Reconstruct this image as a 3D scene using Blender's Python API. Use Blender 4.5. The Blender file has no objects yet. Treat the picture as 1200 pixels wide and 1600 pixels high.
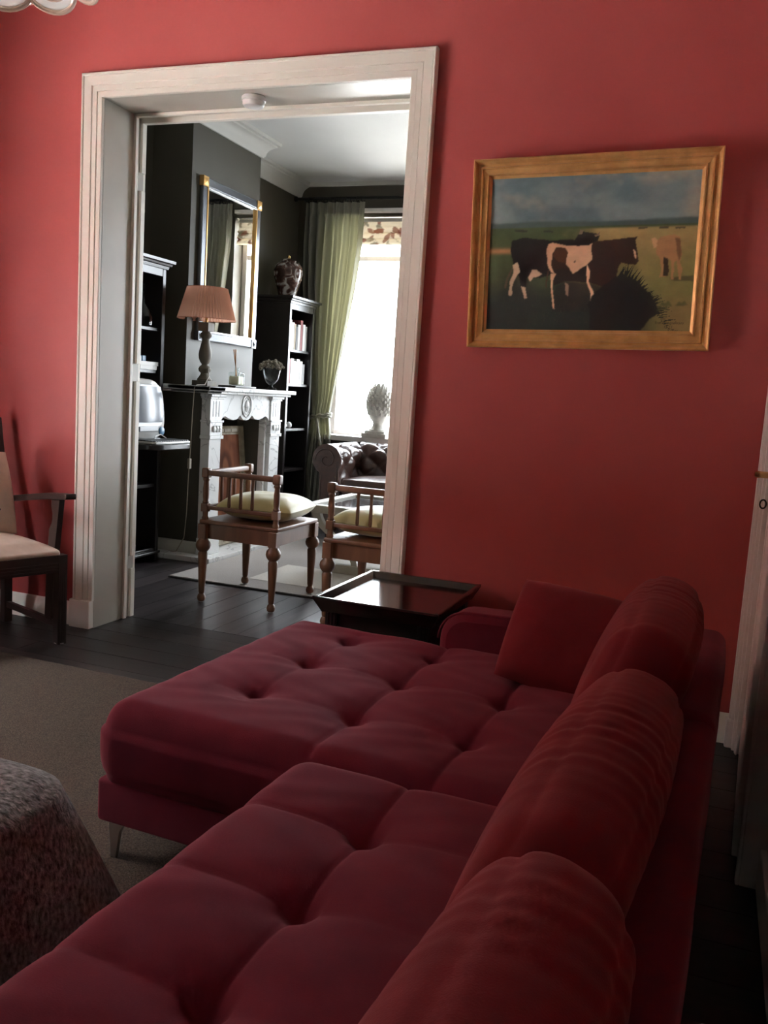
import bpy, math, random
import numpy as np
from mathutils import Matrix, Vector
random.seed(7)
sc = bpy.context.scene
COL = sc.collection
PI = math.pi

# ------------------------------------------------------------------ camera, sky, light, exposure
F_PX = 1383.0
def unit(v): return v / np.linalg.norm(v)
down = unit(np.array([-675.0, 10500.0, F_PX]))
left = np.array([-3813.0, -428.0, F_PX]); left = unit(left - down * (left @ down))
ax_x, ax_z = -left, -down
ax_y = np.cross(ax_z, ax_x)
R = np.array([ax_x, ax_y, ax_z])
CAM_H = 1.25
cd = bpy.data.cameras.new('camera'); cam = bpy.data.objects.new('camera', cd); COL.objects.link(cam)
cd.sensor_fit = 'VERTICAL'; cd.sensor_height = 24.0; cd.lens = 24.0 * F_PX / 1600.0
cd.clip_start = 0.02
mw = Matrix.Identity(4)
for i in range(3):
    mw[i][0] = R[i, 0]; mw[i][1] = -R[i, 1]; mw[i][2] = -R[i, 2]
mw[2][3] = CAM_H
cam.matrix_world = mw
sc.camera = cam

vs = sc.view_settings
vs.view_transform = 'Standard'; vs.look = 'None'; vs.gamma = 1.0; vs.use_curve_mapping = False
vs.exposure = 1.3
wd = bpy.data.worlds.new('sky'); sc.world = wd; wd.use_nodes = True
bg = wd.node_tree.nodes['Background']
bg.inputs[0].default_value = (0.86, 0.93, 1.0, 1); bg.inputs[1].default_value = 11.0

YB = 3.58          # red wall, room side
YB2 = 3.88         # red wall, far side
YW = 7.75          # window wall of the far room
YF = -1.70         # street wall behind the camera
CEIL = 3.16
XL = -3.86
XR = 0.25
XN, YN = 1.45, 1.85     # nearer the camera the right wall steps back
LEFT_WIN = (1.00, 2.30); LW_Z = (0.45, 2.45)      # side window of the near room, left of the frame
BACK_WIN = [(-3.50, -2.50), (-1.80, -0.50)]
BW_ZS = [(0.84, 2.86), (0.10, 2.86)]
BW_Z = BW_ZS[0]

def area(name, loc, rot, sx, sy, power=None, col=(1, 1, 1), portal=False):
    l = bpy.data.lights.new(name, 'AREA'); l.shape = 'RECTANGLE'; l.size = sx; l.size_y = sy
    o = bpy.data.objects.new(name, l); COL.objects.link(o); o.location = loc; o.rotation_euler = rot
    if portal: l.cycles.is_portal = True
    else: l.energy = power; l.color = col
    return o
for (a, b), z_ in zip(BACK_WIN, BW_ZS):
    area('back_window_daylight', ((a + b) / 2, YW + 0.33, sum(z_) / 2), (-PI / 2, 0, 0), b - a, z_[1] - z_[0], portal=True)
area('side_window_daylight', (XL - 0.33, sum(LEFT_WIN) / 2, sum(LW_Z) / 2), (0, -PI / 2, 0), LW_Z[1] - LW_Z[0], LEFT_WIN[1] - LEFT_WIN[0], portal=True)
sl = bpy.data.lights.new('sun', 'SUN'); sl.energy = 250.0; sl.color = (1.0, 0.985, 0.97); sl.angle = 0.01
sun = bpy.data.objects.new('sun', sl); COL.objects.link(sun)
sun.rotation_euler = Vector((0.25, 1.1, -1.0)).to_track_quat('-Z', 'Y').to_euler()

# ------------------------------------------------------------------ helpers
def N(nt, kind, **k):
    n = nt.nodes.new(kind)
    for a, b in k.items():
        if a in n.inputs: n.inputs[a].default_value = b
        else: setattr(n, a, b)
    return n
def mat(name, c, rough=0.5, metal=0.0, c2=None, scale=8.0, detail=4.0, bump=0.0, bscale=60.0, sheen=0.0, sheen_tint=None,
        coat=0.0, spec=0.5, stretch=None, lo=0.35, hi=0.65, trans=0.0, coat_rough=0.08, dist=0.0, obj=True, bdist=0.002):
    m = bpy.data.materials.new(name); m.use_nodes = True; nt = m.node_tree; p = nt.nodes['Principled BSDF']
    p.inputs['Base Color'].default_value = (*c, 1); p.inputs['Roughness'].default_value = rough; p.inputs['Metallic'].default_value = metal
    p.inputs['Specular IOR Level'].default_value = spec
    if sheen:
        p.inputs['Sheen Weight'].default_value = sheen; p.inputs['Sheen Roughness'].default_value = 0.4
        if sheen_tint: p.inputs['Sheen Tint'].default_value = (*sheen_tint, 1)
    if coat: p.inputs['Coat Weight'].default_value = coat; p.inputs['Coat Roughness'].default_value = coat_rough
    if trans: p.inputs['Transmission Weight'].default_value = trans
    L = nt.links.new
    tc = N(nt, 'ShaderNodeTexCoord'); src = tc.outputs['Object']
    if stretch:
        mp = N(nt, 'ShaderNodeMapping'); mp.inputs['Scale'].default_value = stretch; L(src, mp.inputs[0]); src = mp.outputs[0]
    if c2:
        n = N(nt, 'ShaderNodeTexNoise', Scale=scale, Detail=detail, Distortion=dist); L(src, n.inputs['Vector'])
        r = N(nt, 'ShaderNodeValToRGB'); r.color_ramp.elements[0].position = lo; r.color_ramp.elements[1].position = hi
        r.color_ramp.elements[0].color = (*c, 1); r.color_ramp.elements[1].color = (*c2, 1)
        L(n.outputs[0], r.inputs[0]); L(r.outputs[0], p.inputs['Base Color'])
    if bump:
        n2 = N(nt, 'ShaderNodeTexNoise', Scale=bscale, Detail=3.0); L(src, n2.inputs['Vector'])
        b = N(nt, 'ShaderNodeBump', Strength=bump, Distance=bdist); L(n2.outputs[0], b.inputs['Height']); L(b.outputs[0], p.inputs['Normal'])
    return m
def mat_attr(name, rough=0.6, bump=0.0, bscale=80, transl=0.0, spec=0.5):
    m = bpy.data.materials.new(name); m.use_nodes = True; nt = m.node_tree; p = nt.nodes['Principled BSDF']
    a = N(nt, 'ShaderNodeVertexColor'); a.layer_name = 'Col'
    nt.links.new(a.outputs[0], p.inputs['Base Color']); p.inputs['Roughness'].default_value = rough; p.inputs['Specular IOR Level'].default_value = spec
    if bump:
        tc = N(nt, 'ShaderNodeTexCoord'); n2 = N(nt, 'ShaderNodeTexNoise', Scale=bscale, Detail=3.0); nt.links.new(tc.outputs['Object'], n2.inputs['Vector'])
        b = N(nt, 'ShaderNodeBump', Strength=bump, Distance=0.002); nt.links.new(n2.outputs[0], b.inputs['Height']); nt.links.new(b.outputs[0], p.inputs['Normal'])
    if transl:
        t = N(nt, 'ShaderNodeBsdfTranslucent'); nt.links.new(a.outputs[0], t.inputs[0])
        mx = N(nt, 'ShaderNodeMixShader'); mx.inputs[0].default_value = transl
        nt.links.new(p.outputs[0], mx.inputs[1]); nt.links.new(t.outputs[0], mx.inputs[2]); nt.links.new(mx.outputs[0], nt.nodes['Material Output'].inputs[0])
    return m
def mat_transl(name, c, tcol, f=0.4, bump=0.2):
    m = bpy.data.materials.new(name); m.use_nodes = True; nt = m.node_tree; p = nt.nodes['Principled BSDF']
    p.inputs['Base Color'].default_value = (*c, 1); p.inputs['Roughness'].default_value = 0.55; p.inputs['Sheen Weight'].default_value = 0.2
    t = N(nt, 'ShaderNodeBsdfTranslucent'); t.inputs[0].default_value = (*tcol, 1)
    mx = N(nt, 'ShaderNodeMixShader'); mx.inputs[0].default_value = f
    nt.links.new(p.outputs[0], mx.inputs[1]); nt.links.new(t.outputs[0], mx.inputs[2]); nt.links.new(mx.outputs[0], nt.nodes['Material Output'].inputs[0])
    return m
def mat_glass(name, tint=(1, 1, 1), gl=0.9):
    m = bpy.data.materials.new(name); m.use_nodes = True; nt = m.node_tree
    nt.nodes.remove(nt.nodes['Principled BSDF'])
    t = N(nt, 'ShaderNodeBsdfTransparent'); t.inputs[0].default_value = (*tint, 1)
    g = N(nt, 'ShaderNodeBsdfGlossy'); g.inputs['Roughness'].default_value = 0.02
    fr = N(nt, 'ShaderNodeFresnel', IOR=1.45); mx = N(nt, 'ShaderNodeMixShader')
    ge = N(nt, 'ShaderNodeNewGeometry'); mu = N(nt, 'ShaderNodeMath', operation='SUBTRACT', use_clamp=True)   # both faces of a pane reflect once, no false total reflection inside
    nt.links.new(fr.outputs[0], mu.inputs[0]); nt.links.new(ge.outputs['Backfacing'], mu.inputs[1])
    nt.links.new(mu.outputs[0], mx.inputs[0]); nt.links.new(t.outputs[0], mx.inputs[1]); nt.links.new(g.outputs[0], mx.inputs[2])
    nt.links.new(mx.outputs[0], nt.nodes['Material Output'].inputs[0])
    return m

class MB:
    def __init__(s, M=None): s.v = []; s.f = []; s.M = M; s.mi = []; s.col = None
    def add(s, vs_, fs, M=None, mi=0):
        o = len(s.v)
        if M is not None: vs_ = [M @ Vector(v) for v in vs_]
        if s.M is not None: vs_ = [s.M @ Vector(v) for v in vs_]
        s.v += [tuple(v) for v in vs_]; s.f += [tuple(i + o for i in f) for f in fs]; s.mi += [mi] * len(fs)
        return s
    def box(s, lo, hi, M=None, mi=0):
        x0, y0, z0 = lo; x1, y1, z1 = hi
        vs_ = [(x0, y0, z0), (x1, y0, z0), (x1, y1, z0), (x0, y1, z0), (x0, y0, z1), (x1, y0, z1), (x1, y1, z1), (x0, y1, z1)]
        return s.add(vs_, [(0, 3, 2, 1), (4, 5, 6, 7), (0, 1, 5, 4), (1, 2, 6, 5), (2, 3, 7, 6), (3, 0, 4, 7)], M, mi)
    def cbox(s, c, d, M=None): return s.box([c[i] - d[i] / 2 for i in range(3)], [c[i] + d[i] / 2 for i in range(3)], M)
    def prism(s, poly, a, b, axis='z', M=None):
        n = len(poly)
        def pt(p, h): return {'z': (p[0], p[1], h), 'y': (p[0], h, p[1]), 'x': (h, p[0], p[1])}[axis]
        vs_ = [pt(p, a) for p in poly] + [pt(p, b) for p in poly]
        fs = [(i, (i + 1) % n, n + (i + 1) % n, n + i) for i in range(n)] + [tuple(range(n - 1, -1, -1)), tuple(range(n, 2 * n))]
        return s.add(vs_, fs, M)
    def lathe(s, prof, c=(0, 0, 0), n=20, M=None, cap=True):
        vs_ = []; fs = []; k = len(prof)
        for r, z in prof:
            for i in range(n):
                a = 2 * PI * i / n; vs_.append((c[0] + r * math.cos(a), c[1] + r * math.sin(a), c[2] + z))
        for j in range(k - 1):
            for i in range(n):
                i2 = (i + 1) % n; fs.append((j * n + i, j * n + i2, (j + 1) * n + i2, (j + 1) * n + i))
        if cap: fs.append(tuple(range(n - 1, -1, -1))); fs.append(tuple(range((k - 1) * n, k * n)))
        return s.add(vs_, fs, M)
    def tube(s, pts, r, n=8, closed=False, M=None):
        pts = [Vector(p) for p in pts]; k = len(pts); rr = r if hasattr(r, '__len__') else [r] * k
        vs_ = []; fs = []; up = None
        for j in range(k):
            if closed: t = pts[(j + 1) % k] - pts[j - 1]
            else: t = pts[min(j + 1, k - 1)] - pts[max(j - 1, 0)]
            t.normalize()
            if up is None: up = t.orthogonal().normalized()
            up = (up - t * up.dot(t)); up = up.normalized() if up.length > 1e-6 else t.orthogonal().normalized()
            w = t.cross(up)
            for i in range(n):
                a = 2 * PI * i / n; vs_.append(pts[j] + (up * math.cos(a) + w * math.sin(a)) * rr[j])
        for j in range(k if closed else k - 1):
            j2 = (j + 1) % k
            for i in range(n):
                i2 = (i + 1) % n; fs.append((j * n + i, j * n + i2, j2 * n + i2, j2 * n + i))
        if not closed: fs.append(tuple(range(n - 1, -1, -1))); fs.append(tuple(range((k - 1) * n, k * n)))
        return s.add(vs_, fs, M)
    def grid(s, fn, nu, nv, M=None, flip=False, closeu=False):
        vs_ = [fn(i / nu, j / nv) for j in range(nv + 1) for i in range(nu + (0 if closeu else 1))]
        w = nu if closeu else nu + 1; fs = []
        for j in range(nv):
            for i in range(nu):
                i2 = (i + 1) % w
                q = (j * w + i, j * w + i2, (j + 1) * w + i2, (j + 1) * w + i); fs.append(q[::-1] if flip else q)
        return s.add(vs_, fs, M)
    def rbox(s, lo, hi, r, n=6, seg=None, disp=None, M=None):
        """rounded box with evenly gridded faces; r = radius or (rx,ry,rz); disp(p, nrm) -> p"""
        lo = Vector(lo); hi = Vector(hi); c = (lo + hi) / 2; h = (hi - lo) / 2
        r3 = Vector(r) if hasattr(r, '__len__') else Vector((r, r, r))
        r3 = Vector([min(r3[i], h[i]) for i in range(3)])
        sg = seg or (8, 8, 4)
        def ticks(i):
            inn = h[i] - r3[i]
            a = [-h[i] + r3[i] * (1 - math.cos(PI / 2 * k / n)) for k in range(n)] if r3[i] > 1e-6 else []
            a = [-inn - r3[i] * math.tan(PI / 4 * (1 - k / n)) for k in range(n)]
            m_ = [-inn + 2 * inn * k / sg[i] for k in range(sg[i] + 1)] if inn > 1e-6 else [0.0]
            return a + m_ + [-x for x in a[::-1]]
        T = [ticks(i) for i in range(3)]
        idx = {}
        vs_ = []; fs = []
        def vid(p):
            k = tuple(round(x, 6) for x in p)
            if k not in idx:
                inn = Vector([max(-(h[i] - r3[i]), min(h[i] - r3[i], p[i])) for i in range(3)])
                d = Vector([(p[i] - inn[i]) / r3[i] if r3[i] > 1e-6 else 0 for i in range(3)])
                if d.length > 1e-9:
                    d.normalize(); q = Vector([inn[i] + d[i] * r3[i] for i in range(3)])
                else: q = Vector(p)
                nr = d if d.length > 0 else Vector((0, 0, 1))
                q = q + c
                if disp: q = disp(q, nr)
                idx[k] = len(vs_); vs_.append(q)
            return idx[k]
        for ax in range(3):
            u, w = (ax + 1) % 3, (ax + 2) % 3
            for sgn in (-1, 1):
                for i in range(len(T[u]) - 1):
                    for j in range(len(T[w]) - 1):
                        q = []
                        for (a, b) in ((i, j), (i + 1, j), (i + 1, j + 1), (i, j + 1)):
                            p = [0, 0, 0]; p[ax] = sgn * h[ax]; p[u] = T[u][a]; p[w] = T[w][b]; q.append(vid(p))
                        if len(set(q)) == 4: fs.append(tuple(q if sgn > 0 else q[::-1]))
        return s.add(vs_, fs, M)
    def build(s, name, m, parent=None, smooth=True, ang=38, world=False, bevel=0.0, loc=None):
        vs_ = s.v
        if world and parent is not None:
            iv = MX[parent.name].inverted(); vs_ = [tuple(iv @ Vector(v)) for v in vs_]
        if loc is not None: vs_ = [(v[0] - loc[0], v[1] - loc[1], v[2] - loc[2]) for v in vs_]
        me = bpy.data.meshes.new(name); me.from_pydata(vs_, [], s.f); me.update()
        ms = m if isinstance(m, (list, tuple)) else [m]
        for q in ms: me.materials.append(q)
        if len(ms) > 1: me.polygons.foreach_set('material_index', s.mi)
        if s.col is not None:
            at = me.color_attributes.new('Col', 'FLOAT_COLOR', 'POINT')
            at.data.foreach_set('color', np.asarray(s.col, dtype=np.float32).ravel())
        o = bpy.data.objects.new(name, me); COL.objects.link(o)
        if parent is not None: o.parent = parent
        if loc is not None: o.location = loc
        if smooth:
            me.polygons.foreach_set('use_smooth', [True] * len(me.polygons)); me.set_sharp_from_angle(angle=math.radians(ang))
        if bevel:
            b = o.modifiers.new('bevel', 'BEVEL'); b.width = bevel; b.segments = 2; b.limit_method = 'ANGLE'; b.harden_normals = False
        return o
MX = {}
def tag(o, label=None, cat=None, group=None, kind=None):
    if label: o['label'] = label
    if cat: o['category'] = cat
    if group: o['group'] = group
    if kind: o['kind'] = kind
    return o
def thing(name, label, cat, loc=(0, 0, 0), rz=0.0, group=None, kind=None):
    o = bpy.data.objects.new(name, None); COL.objects.link(o); o.location = loc; o.rotation_euler = (0, 0, rz); o.empty_display_size = 0.1
    MX[o.name] = Matrix.Translation(loc) @ Matrix.Rotation(rz, 4, 'Z')
    return tag(o, label, cat, group, kind)
def reg(o): MX[o.name] = (MX[o.parent.name] if o.parent else Matrix.Identity(4)); return o
def T(x, y, z): return Matrix.Translation((x, y, z))
def RX(a): return Matrix.Rotation(a, 4, 'X')
def RY(a): return Matrix.Rotation(a, 4, 'Y')
def RZ(a): return Matrix.Rotation(a, 4, 'Z')
def copy_tree(o, parent=None):
    c = o.copy(); COL.objects.link(c); c.parent = parent
    for ch in [x for x in list(bpy.data.objects) if x.parent == o]: copy_tree(ch, c)
    return c
def sweep(profile, path, up=Vector((0, 0, 1))):
    """mitred sweep of profile [(out, up)] along a horizontal polyline; out = right-hand side normal"""
    P = [Vector((p[0], p[1], 0)) for p in path]; n = len(P); k = len(profile); vs_ = []; fs = []
    for i in range(n):
        d0 = (P[i] - P[i - 1]).normalized() if i > 0 else None
        d1 = (P[i + 1] - P[i]).normalized() if i < n - 1 else None
        n0 = Vector((d0.y, -d0.x, 0)) if d0 else None; n1 = Vector((d1.y, -d1.x, 0)) if d1 else None
        if n0 is None: m_ = n1
        elif n1 is None: m_ = n0
        else: m_ = (n0 + n1); m_ = m_ / (m_.dot(n0))
        for (a, b) in profile: vs_.append(P[i] + m_ * a + up * b)
    for i in range(n - 1):
        for j in range(k):
            j2 = (j + 1) % k; fs.append((i * k + j, i * k + j2, (i + 1) * k + j2, (i + 1) * k + j))
    fs.append(tuple(range(k))); fs.append(tuple(range((n - 1) * k + k - 1, (n - 1) * k - 1, -1)))
    return vs_, fs

# ------------------------------------------------------------------ materials
RED = mat('red_wall_paint', (0.385, 0.067, 0.064), 0.5, c2=(0.41, 0.075, 0.071), scale=3, bump=0.06, bscale=220, spec=0.35)
OLIVE = mat('dark_olive_wall_paint', (0.074, 0.065, 0.048), 0.5, c2=(0.080, 0.071, 0.052), scale=3, bump=0.05, bscale=200, spec=0.4)
WHITE = mat('white_ceiling_paint', (0.74, 0.74, 0.72), 0.7, c2=(0.78, 0.78, 0.76), scale=2)
CREAM = mat('cream_gloss_paint', (0.90, 0.87, 0.78), 0.4, c2=(0.87, 0.84, 0.75), scale=5, bump=0.05, bscale=90)
REVEAL = mat('stone_grey_gloss_paint', (0.52, 0.50, 0.44), 0.35, c2=(0.49, 0.46, 0.40), scale=4, bump=0.05, bscale=70)
PLASTER = mat('plaster_moulding', (0.62, 0.61, 0.57), 0.6)
DOORW = mat('worn_white_door_paint', (0.74, 0.70, 0.67), 0.4, c2=(0.66, 0.60, 0.55), scale=6, lo=0.55, hi=0.8)
PLANK_F = [mat('dark_stained_board', (0.015 * k, 0.010 * k, 0.009 * k), 0.42, c2=(0.026 * k, 0.018 * k, 0.015 * k), scale=14, stretch=(0.12, 2.2, 2.2), bump=0.15, bscale=40, spec=0.35) for k in (0.85, 1.0, 1.2)]
PLANK_B = [mat('weathered_dark_board', (0.026 * k, 0.020 * k, 0.022 * k), 0.34, c2=(0.052 * k, 0.041 * k, 0.042 * k), scale=12, stretch=(2.2, 0.12, 2.2), bump=0.2, bscale=40, coat=0.2, coat_rough=0.25) for k in (0.85, 1.0, 1.2)]
FLOORB = mat('floor_underlay', (0.012, 0.010, 0.009), 0.7)
BLACKW = mat('black_stained_wood', (0.010, 0.008, 0.008), 0.28, c2=(0.016, 0.012, 0.011), scale=10, spec=0.5)
TABLEW = mat('black_brown_lacquer', (0.014, 0.009, 0.008), 0.16, c2=(0.020, 0.013, 0.011), scale=12, stretch=(1, 0.2, 1), coat=0.25, coat_rough=0.1)
CHAIRD = mat('dark_mahogany', (0.030, 0.018, 0.016), 0.34, c2=(0.045, 0.026, 0.022), scale=14, stretch=(0.3, 1, 1))
BEECH = mat('turned_brown_wood', (0.135, 0.052, 0.023), 0.42, c2=(0.190, 0.077, 0.035), scale=16, stretch=(1, 1, 0.25), bump=0.08, coat=0.10, coat_rough=0.2)
VELVET = mat('wine_red_velour', (0.128, 0.016, 0.028), 0.9, c2=(0.156, 0.020, 0.034), scale=9, detail=8, bump=0.25, bscale=420, sheen=0.18, sheen_tint=(0.80, 0.42, 0.46), spec=0.08)
VELVET2 = mat('wine_red_velour_cushion', (0.160, 0.018, 0.024), 0.9, c2=(0.188, 0.022, 0.029), scale=9, detail=8, bump=0.25, bscale=420, sheen=0.22, sheen_tint=(0.80, 0.42, 0.40), spec=0.08)
STEEL = mat('brushed_steel', (0.42, 0.40, 0.38), 0.35, 1.0)
BRASS = mat('brass', (0.70, 0.48, 0.22), 0.25, 1.0)
IRON = mat('dark_iron', (0.02, 0.02, 0.02), 0.5, 0.6)
CARPET = mat('brown_sisal_carpet', (0.040, 0.028, 0.021), 0.95, c2=(0.108, 0.078, 0.058), scale=240, detail=2, bump=0.9, bscale=260, spec=0.1, lo=0.3, hi=0.7, bdist=0.006)
LINEN = mat('cream_linen', (0.60, 0.47, 0.38), 0.9, c2=(0.66, 0.53, 0.43), scale=20, bump=0.2, bscale=300)
GOLD = mat('gilded_wood', (0.74, 0.43, 0.17), 0.32, 0.40, c2=(0.60, 0.33, 0.12), scale=18, stretch=(1, 1, 1), bump=0.1, bscale=120)
GOLD2 = mat('bright_gilt', (0.75, 0.45, 0.16), 0.28, 0.8)
MARBLE = None
def marble():
    m = bpy.data.materials.new('white_veined_marble'); m.use_nodes = True; nt = m.node_tree; p = nt.nodes['Principled BSDF']; L = nt.links.new
    p.inputs['Roughness'].default_value = 0.22
    tc = N(nt, 'ShaderNodeTexCoord')
    n = N(nt, 'ShaderNodeTexNoise', Scale=2.6, Detail=7.0, Distortion=1.2); L(tc.outputs['Object'], n.inputs['Vector'])
    r = N(nt, 'ShaderNodeValToRGB'); e = r.color_ramp.elements
    e[0].position = 0.0; e[0].color = (0.72, 0.70, 0.68, 1); e[1].position = 1.0; e[1].color = (0.78, 0.77, 0.75, 1)
    for pos, c in ((0.478, 0.74), (0.490, 0.40), (0.500, 0.72), (0.64, 0.77), (0.66, 0.66), (0.68, 0.76)):
        q = e.new(pos); q.color = (c, c, c * 0.98, 1)
    L(n.outputs[0], r.inputs[0]); L(r.outputs[0], p.inputs['Base Color'])
    return m
MARBLE = marble()
MIRROR = mat('silvered_glass', (0.85, 0.87, 0.86), 0.015, 1.0)
SILVERF = mat('silvered_frame', (0.22, 0.23, 0.25), 0.25, 0.7)
PINKSH = mat('pleated_salmon_fabric', (0.60, 0.27, 0.185), 0.8)
STONEW = mat('limed_grey_wood', (0.17, 0.145, 0.105), 0.6, c2=(0.12, 0.10, 0.075), scale=16, stretch=(1, 1, 0.2))
GLASS = mat_glass('window_glass')
CLEAR = mat_glass('clear_glass', (0.92, 0.95, 0.94))
SMOKE = mat_glass('smoky_glass', (0.45, 0.46, 0.47))
OIL = mat('pale_scented_oil', (0.90, 0.87, 0.66), 0.2)
REED = mat('reed', (0.48, 0.24, 0.10), 0.7)
MOSS = mat('dried_flower_heads', (0.10, 0.075, 0.05), 0.95, c2=(0.22, 0.20, 0.16), scale=60)
GREENC = mat_transl('olive_green_silk', (0.225, 0.22, 0.18), (0.42, 0.39, 0.20), 0.12)
PALEC = mat_transl('green_curtain_lining', (0.27, 0.26, 0.20), (0.42, 0.38, 0.18), 0.15)
SILKC = mat('yellow_green_silk_cushion', (0.42, 0.36, 0.15), 0.5, c2=(0.48, 0.42, 0.19), scale=10, sheen=0.4, bump=0.2, bscale=90)
LEATHER = mat('brown_leather', (0.060, 0.030, 0.024), 0.30, c2=(0.085, 0.042, 0.032), scale=30, bump=0.15, bscale=180, coat=0.25, coat_rough=0.2)
GREIGE = mat('pale_grey_painted_wood', (0.48, 0.46, 0.40), 0.5, c2=(0.42, 0.40, 0.35), scale=14)
DARKGL = mat('dark_table_glass', (0.05, 0.045, 0.045), 0.08, coat=0.6)
RUGB = mat('grey_rug_block', (0.30, 0.27, 0.25), 0.95, c2=(0.40, 0.36, 0.33), scale=180, bump=0.6, bscale=220)
RUGL = mat('pale_rug_block', (0.56, 0.52, 0.47), 0.95, c2=(0.64, 0.60, 0.54), scale=180, bump=0.6, bscale=220)
RUGD = mat('dark_rug_edge', (0.05, 0.045, 0.042), 0.95)
STONE = mat('weathered_stone', (0.58, 0.56, 0.52), 0.85, c2=(0.68, 0.66, 0.61), scale=25, bump=0.5, bscale=80)  # base colour lifted to include glare haze from the window
PLASTIC = mat('pearl_white_plastic', (0.62, 0.62, 0.60), 0.25, c2=(0.66, 0.66, 0.64), scale=3, coat=0.4)
PLASTG = mat('grey_plastic', (0.34, 0.35, 0.36), 0.3)
SCREEN = mat('grey_glossy_screen', (0.24, 0.26, 0.29), 0.22, spec=0.35)
KEYS = mat('black_keys', (0.015, 0.015, 0.016), 0.4)
BLUEP = mat('blue_plastic', (0.10, 0.22, 0.36), 0.3)
WHITEP = mat('white_plastic', (0.80, 0.80, 0.79), 0.35)
PAPERW = mat('white_paper', (0.80, 0.79, 0.76), 0.7)
CABLE = mat('beige_cable', (0.34, 0.29, 0.22), 0.5)
HEARTHD = mat('black_firebox', (0.008, 0.007, 0.007), 0.85)
WOOL = mat('grey_wool_blanket', (0.085, 0.080, 0.078), 1.0, c2=(0.42, 0.41, 0.40), scale=70, detail=14, lo=0.26, hi=0.80, bump=0.9, bscale=120, bdist=0.01, stretch=(1, 1.6, 1), spec=0.05)
CHANDG = mat('ivory_glass', (0.66, 0.52, 0.42), 0.12, coat=0.6)

# ------------------------------------------------------------------ room shell
fl = MB().box((-4.3, YF - 0.3, -0.10), (XN + 0.2, YW + 0.3, -0.018)).build('floor', FLOORB, smooth=False); tag(fl, kind='structure')
# boards of the near room and doorway run left to right
rng = random.Random(3)
y = YB - 33 * 0.158; row = 0
while y < 3.84:
    w = 0.158; y1 = min(y + w, 3.862); x = -4.2 - rng.random() * 1.2
    while x < XN:
        ln = 1.5 + rng.random() * 0.9; xa = max(x, XL); xb = min(x + ln, XN if y1 < YN else XR)
        if y1 > YB + 0.01 and xa < -2.85: xa = max(xa, -2.85)
        if xb - xa > 0.05 and not (y1 > YB + 0.01 and xa > -1.28):
            if y1 > YB + 0.01: xb = min(xb, -1.28)
            if xb - xa > 0.05:
                MB().box((xa + 0.0014, y + 0.0014, -0.018), (xb - 0.0014, y1 - 0.0014, rng.uniform(-0.0006, 0))).build('plank', rng.choice(PLANK_F), fl, smooth=False)
        x += ln
    y += w; row += 1
# boards of the far room run away from the camera
x = -3.9
while x < 0.2:
    w = 0.145; y = 3.864 - rng.random() * 1.2
    while y < YW:
        ln = 1.4 + rng.random() * 1.0; ya = max(y, 3.864); yb = min(y + ln, YW)
        if yb - ya > 0.05:
            MB().box((x + 0.0014, ya + 0.0014, -0.018), (x + w - 0.0014, yb - 0.0014, rng.uniform(-0.0006, 0))).build('plank', rng.choice(PLANK_B), fl, smooth=False)
        y += ln
    x += w
tag(MB().box((-4.3, YB + 0.15, CEIL), (XR + 0.3, YW + 0.3, CEIL + 5.6)).build('ceiling', WHITE, smooth=False), kind='structure')  # slab thickened to upper-storey height so the house shades the garden
tag(MB().box((-4.3, YF - 0.3, CEIL), (XN + 0.2, YB + 0.15, CEIL + 5.6)).build('ceiling_near_room', mat('bounce_damping_taupe', (0.24, 0.20, 0.17), 0.7), smooth=False), kind='structure')  # out of view; taupe invented to cut bounce light on the red wall
for nx0, nx1, nn in ((XN + 0.25, 20, 'right'),):
    tag(MB().box((nx0, YF - 0.3, -0.3), (nx1, YW + 0.3, CEIL + 5.6)).build('wall_shading_neighbour_%s' % nn, mat('shading_block_brick', (0.16, 0.09, 0.065), 0.9), smooth=False), kind='structure')  # unseen block added beside the house to keep sun off the garden

gm = MB(); gm.box((-15, -26, -0.40), (-4.1, YW + 0.3, -0.30)); gm.box((-15, YW + 0.3, -0.40), (22, YW + 10, -0.30)); tag(gm.build('ground', mat('pavement', (0.21, 0.21, 0.20), 0.9, c2=(0.26, 0.26, 0.25), scale=1.5), smooth=False), kind='structure')
tag(MB().box((-16, -26.0, -0.3), (-15, YW + 15, 8.0)).build('wall_sky_blocking_facade', mat('sky_blocker_brick', (0.16, 0.085, 0.06), 0.9, c2=(0.20, 0.11, 0.08), scale=6), smooth=False), kind='structure')  # unseen facade, added to block low sky from the side window
OX0, OX1, OZ = -2.815, -1.300, 2.535     # doorway opening
def two_face(b, lo, hi):
    x0, y0, z0 = lo; x1, y1, z1 = hi
    b.box(lo, (x1, (y0 + y1) / 2, z1), mi=0); b.box((x0, (y0 + y1) / 2, z0), hi, mi=1)
b = MB()
two_face(b, (-4.1, YB, 0), (OX0 - 0.02, YB2, CEIL)); two_face(b, (OX1 + 0.02, YB, 0), (XR + 0.2, YB2, CEIL)); two_face(b, (OX0 - 0.02, YB, OZ + 0.02), (OX1 + 0.02, YB2, CEIL))
tag(b.build('wall_back', [RED, OLIVE], smooth=False), kind='structure')
b = MB(); b.box((XL - 0.3, YF - 0.3, 0), (XL, LEFT_WIN[0], CEIL)); b.box((XL - 0.3, LEFT_WIN[1], 0), (XL, YB, CEIL)); b.box((XL - 0.3, LEFT_WIN[0], 0), (XL, LEFT_WIN[1], LW_Z[0])); b.box((XL - 0.3, LEFT_WIN[0], LW_Z[1]), (XL, LEFT_WIN[1], CEIL))
tag(b.build('wall_left', RED, smooth=False), kind='structure')
tag(MB().box((XR, YN, 0), (XN + 0.2, YB, CEIL)).box((XN, YF - 0.3, 0), (XN + 0.2, YN, CEIL)).build('wall_right', RED, smooth=False), kind='structure')
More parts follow.
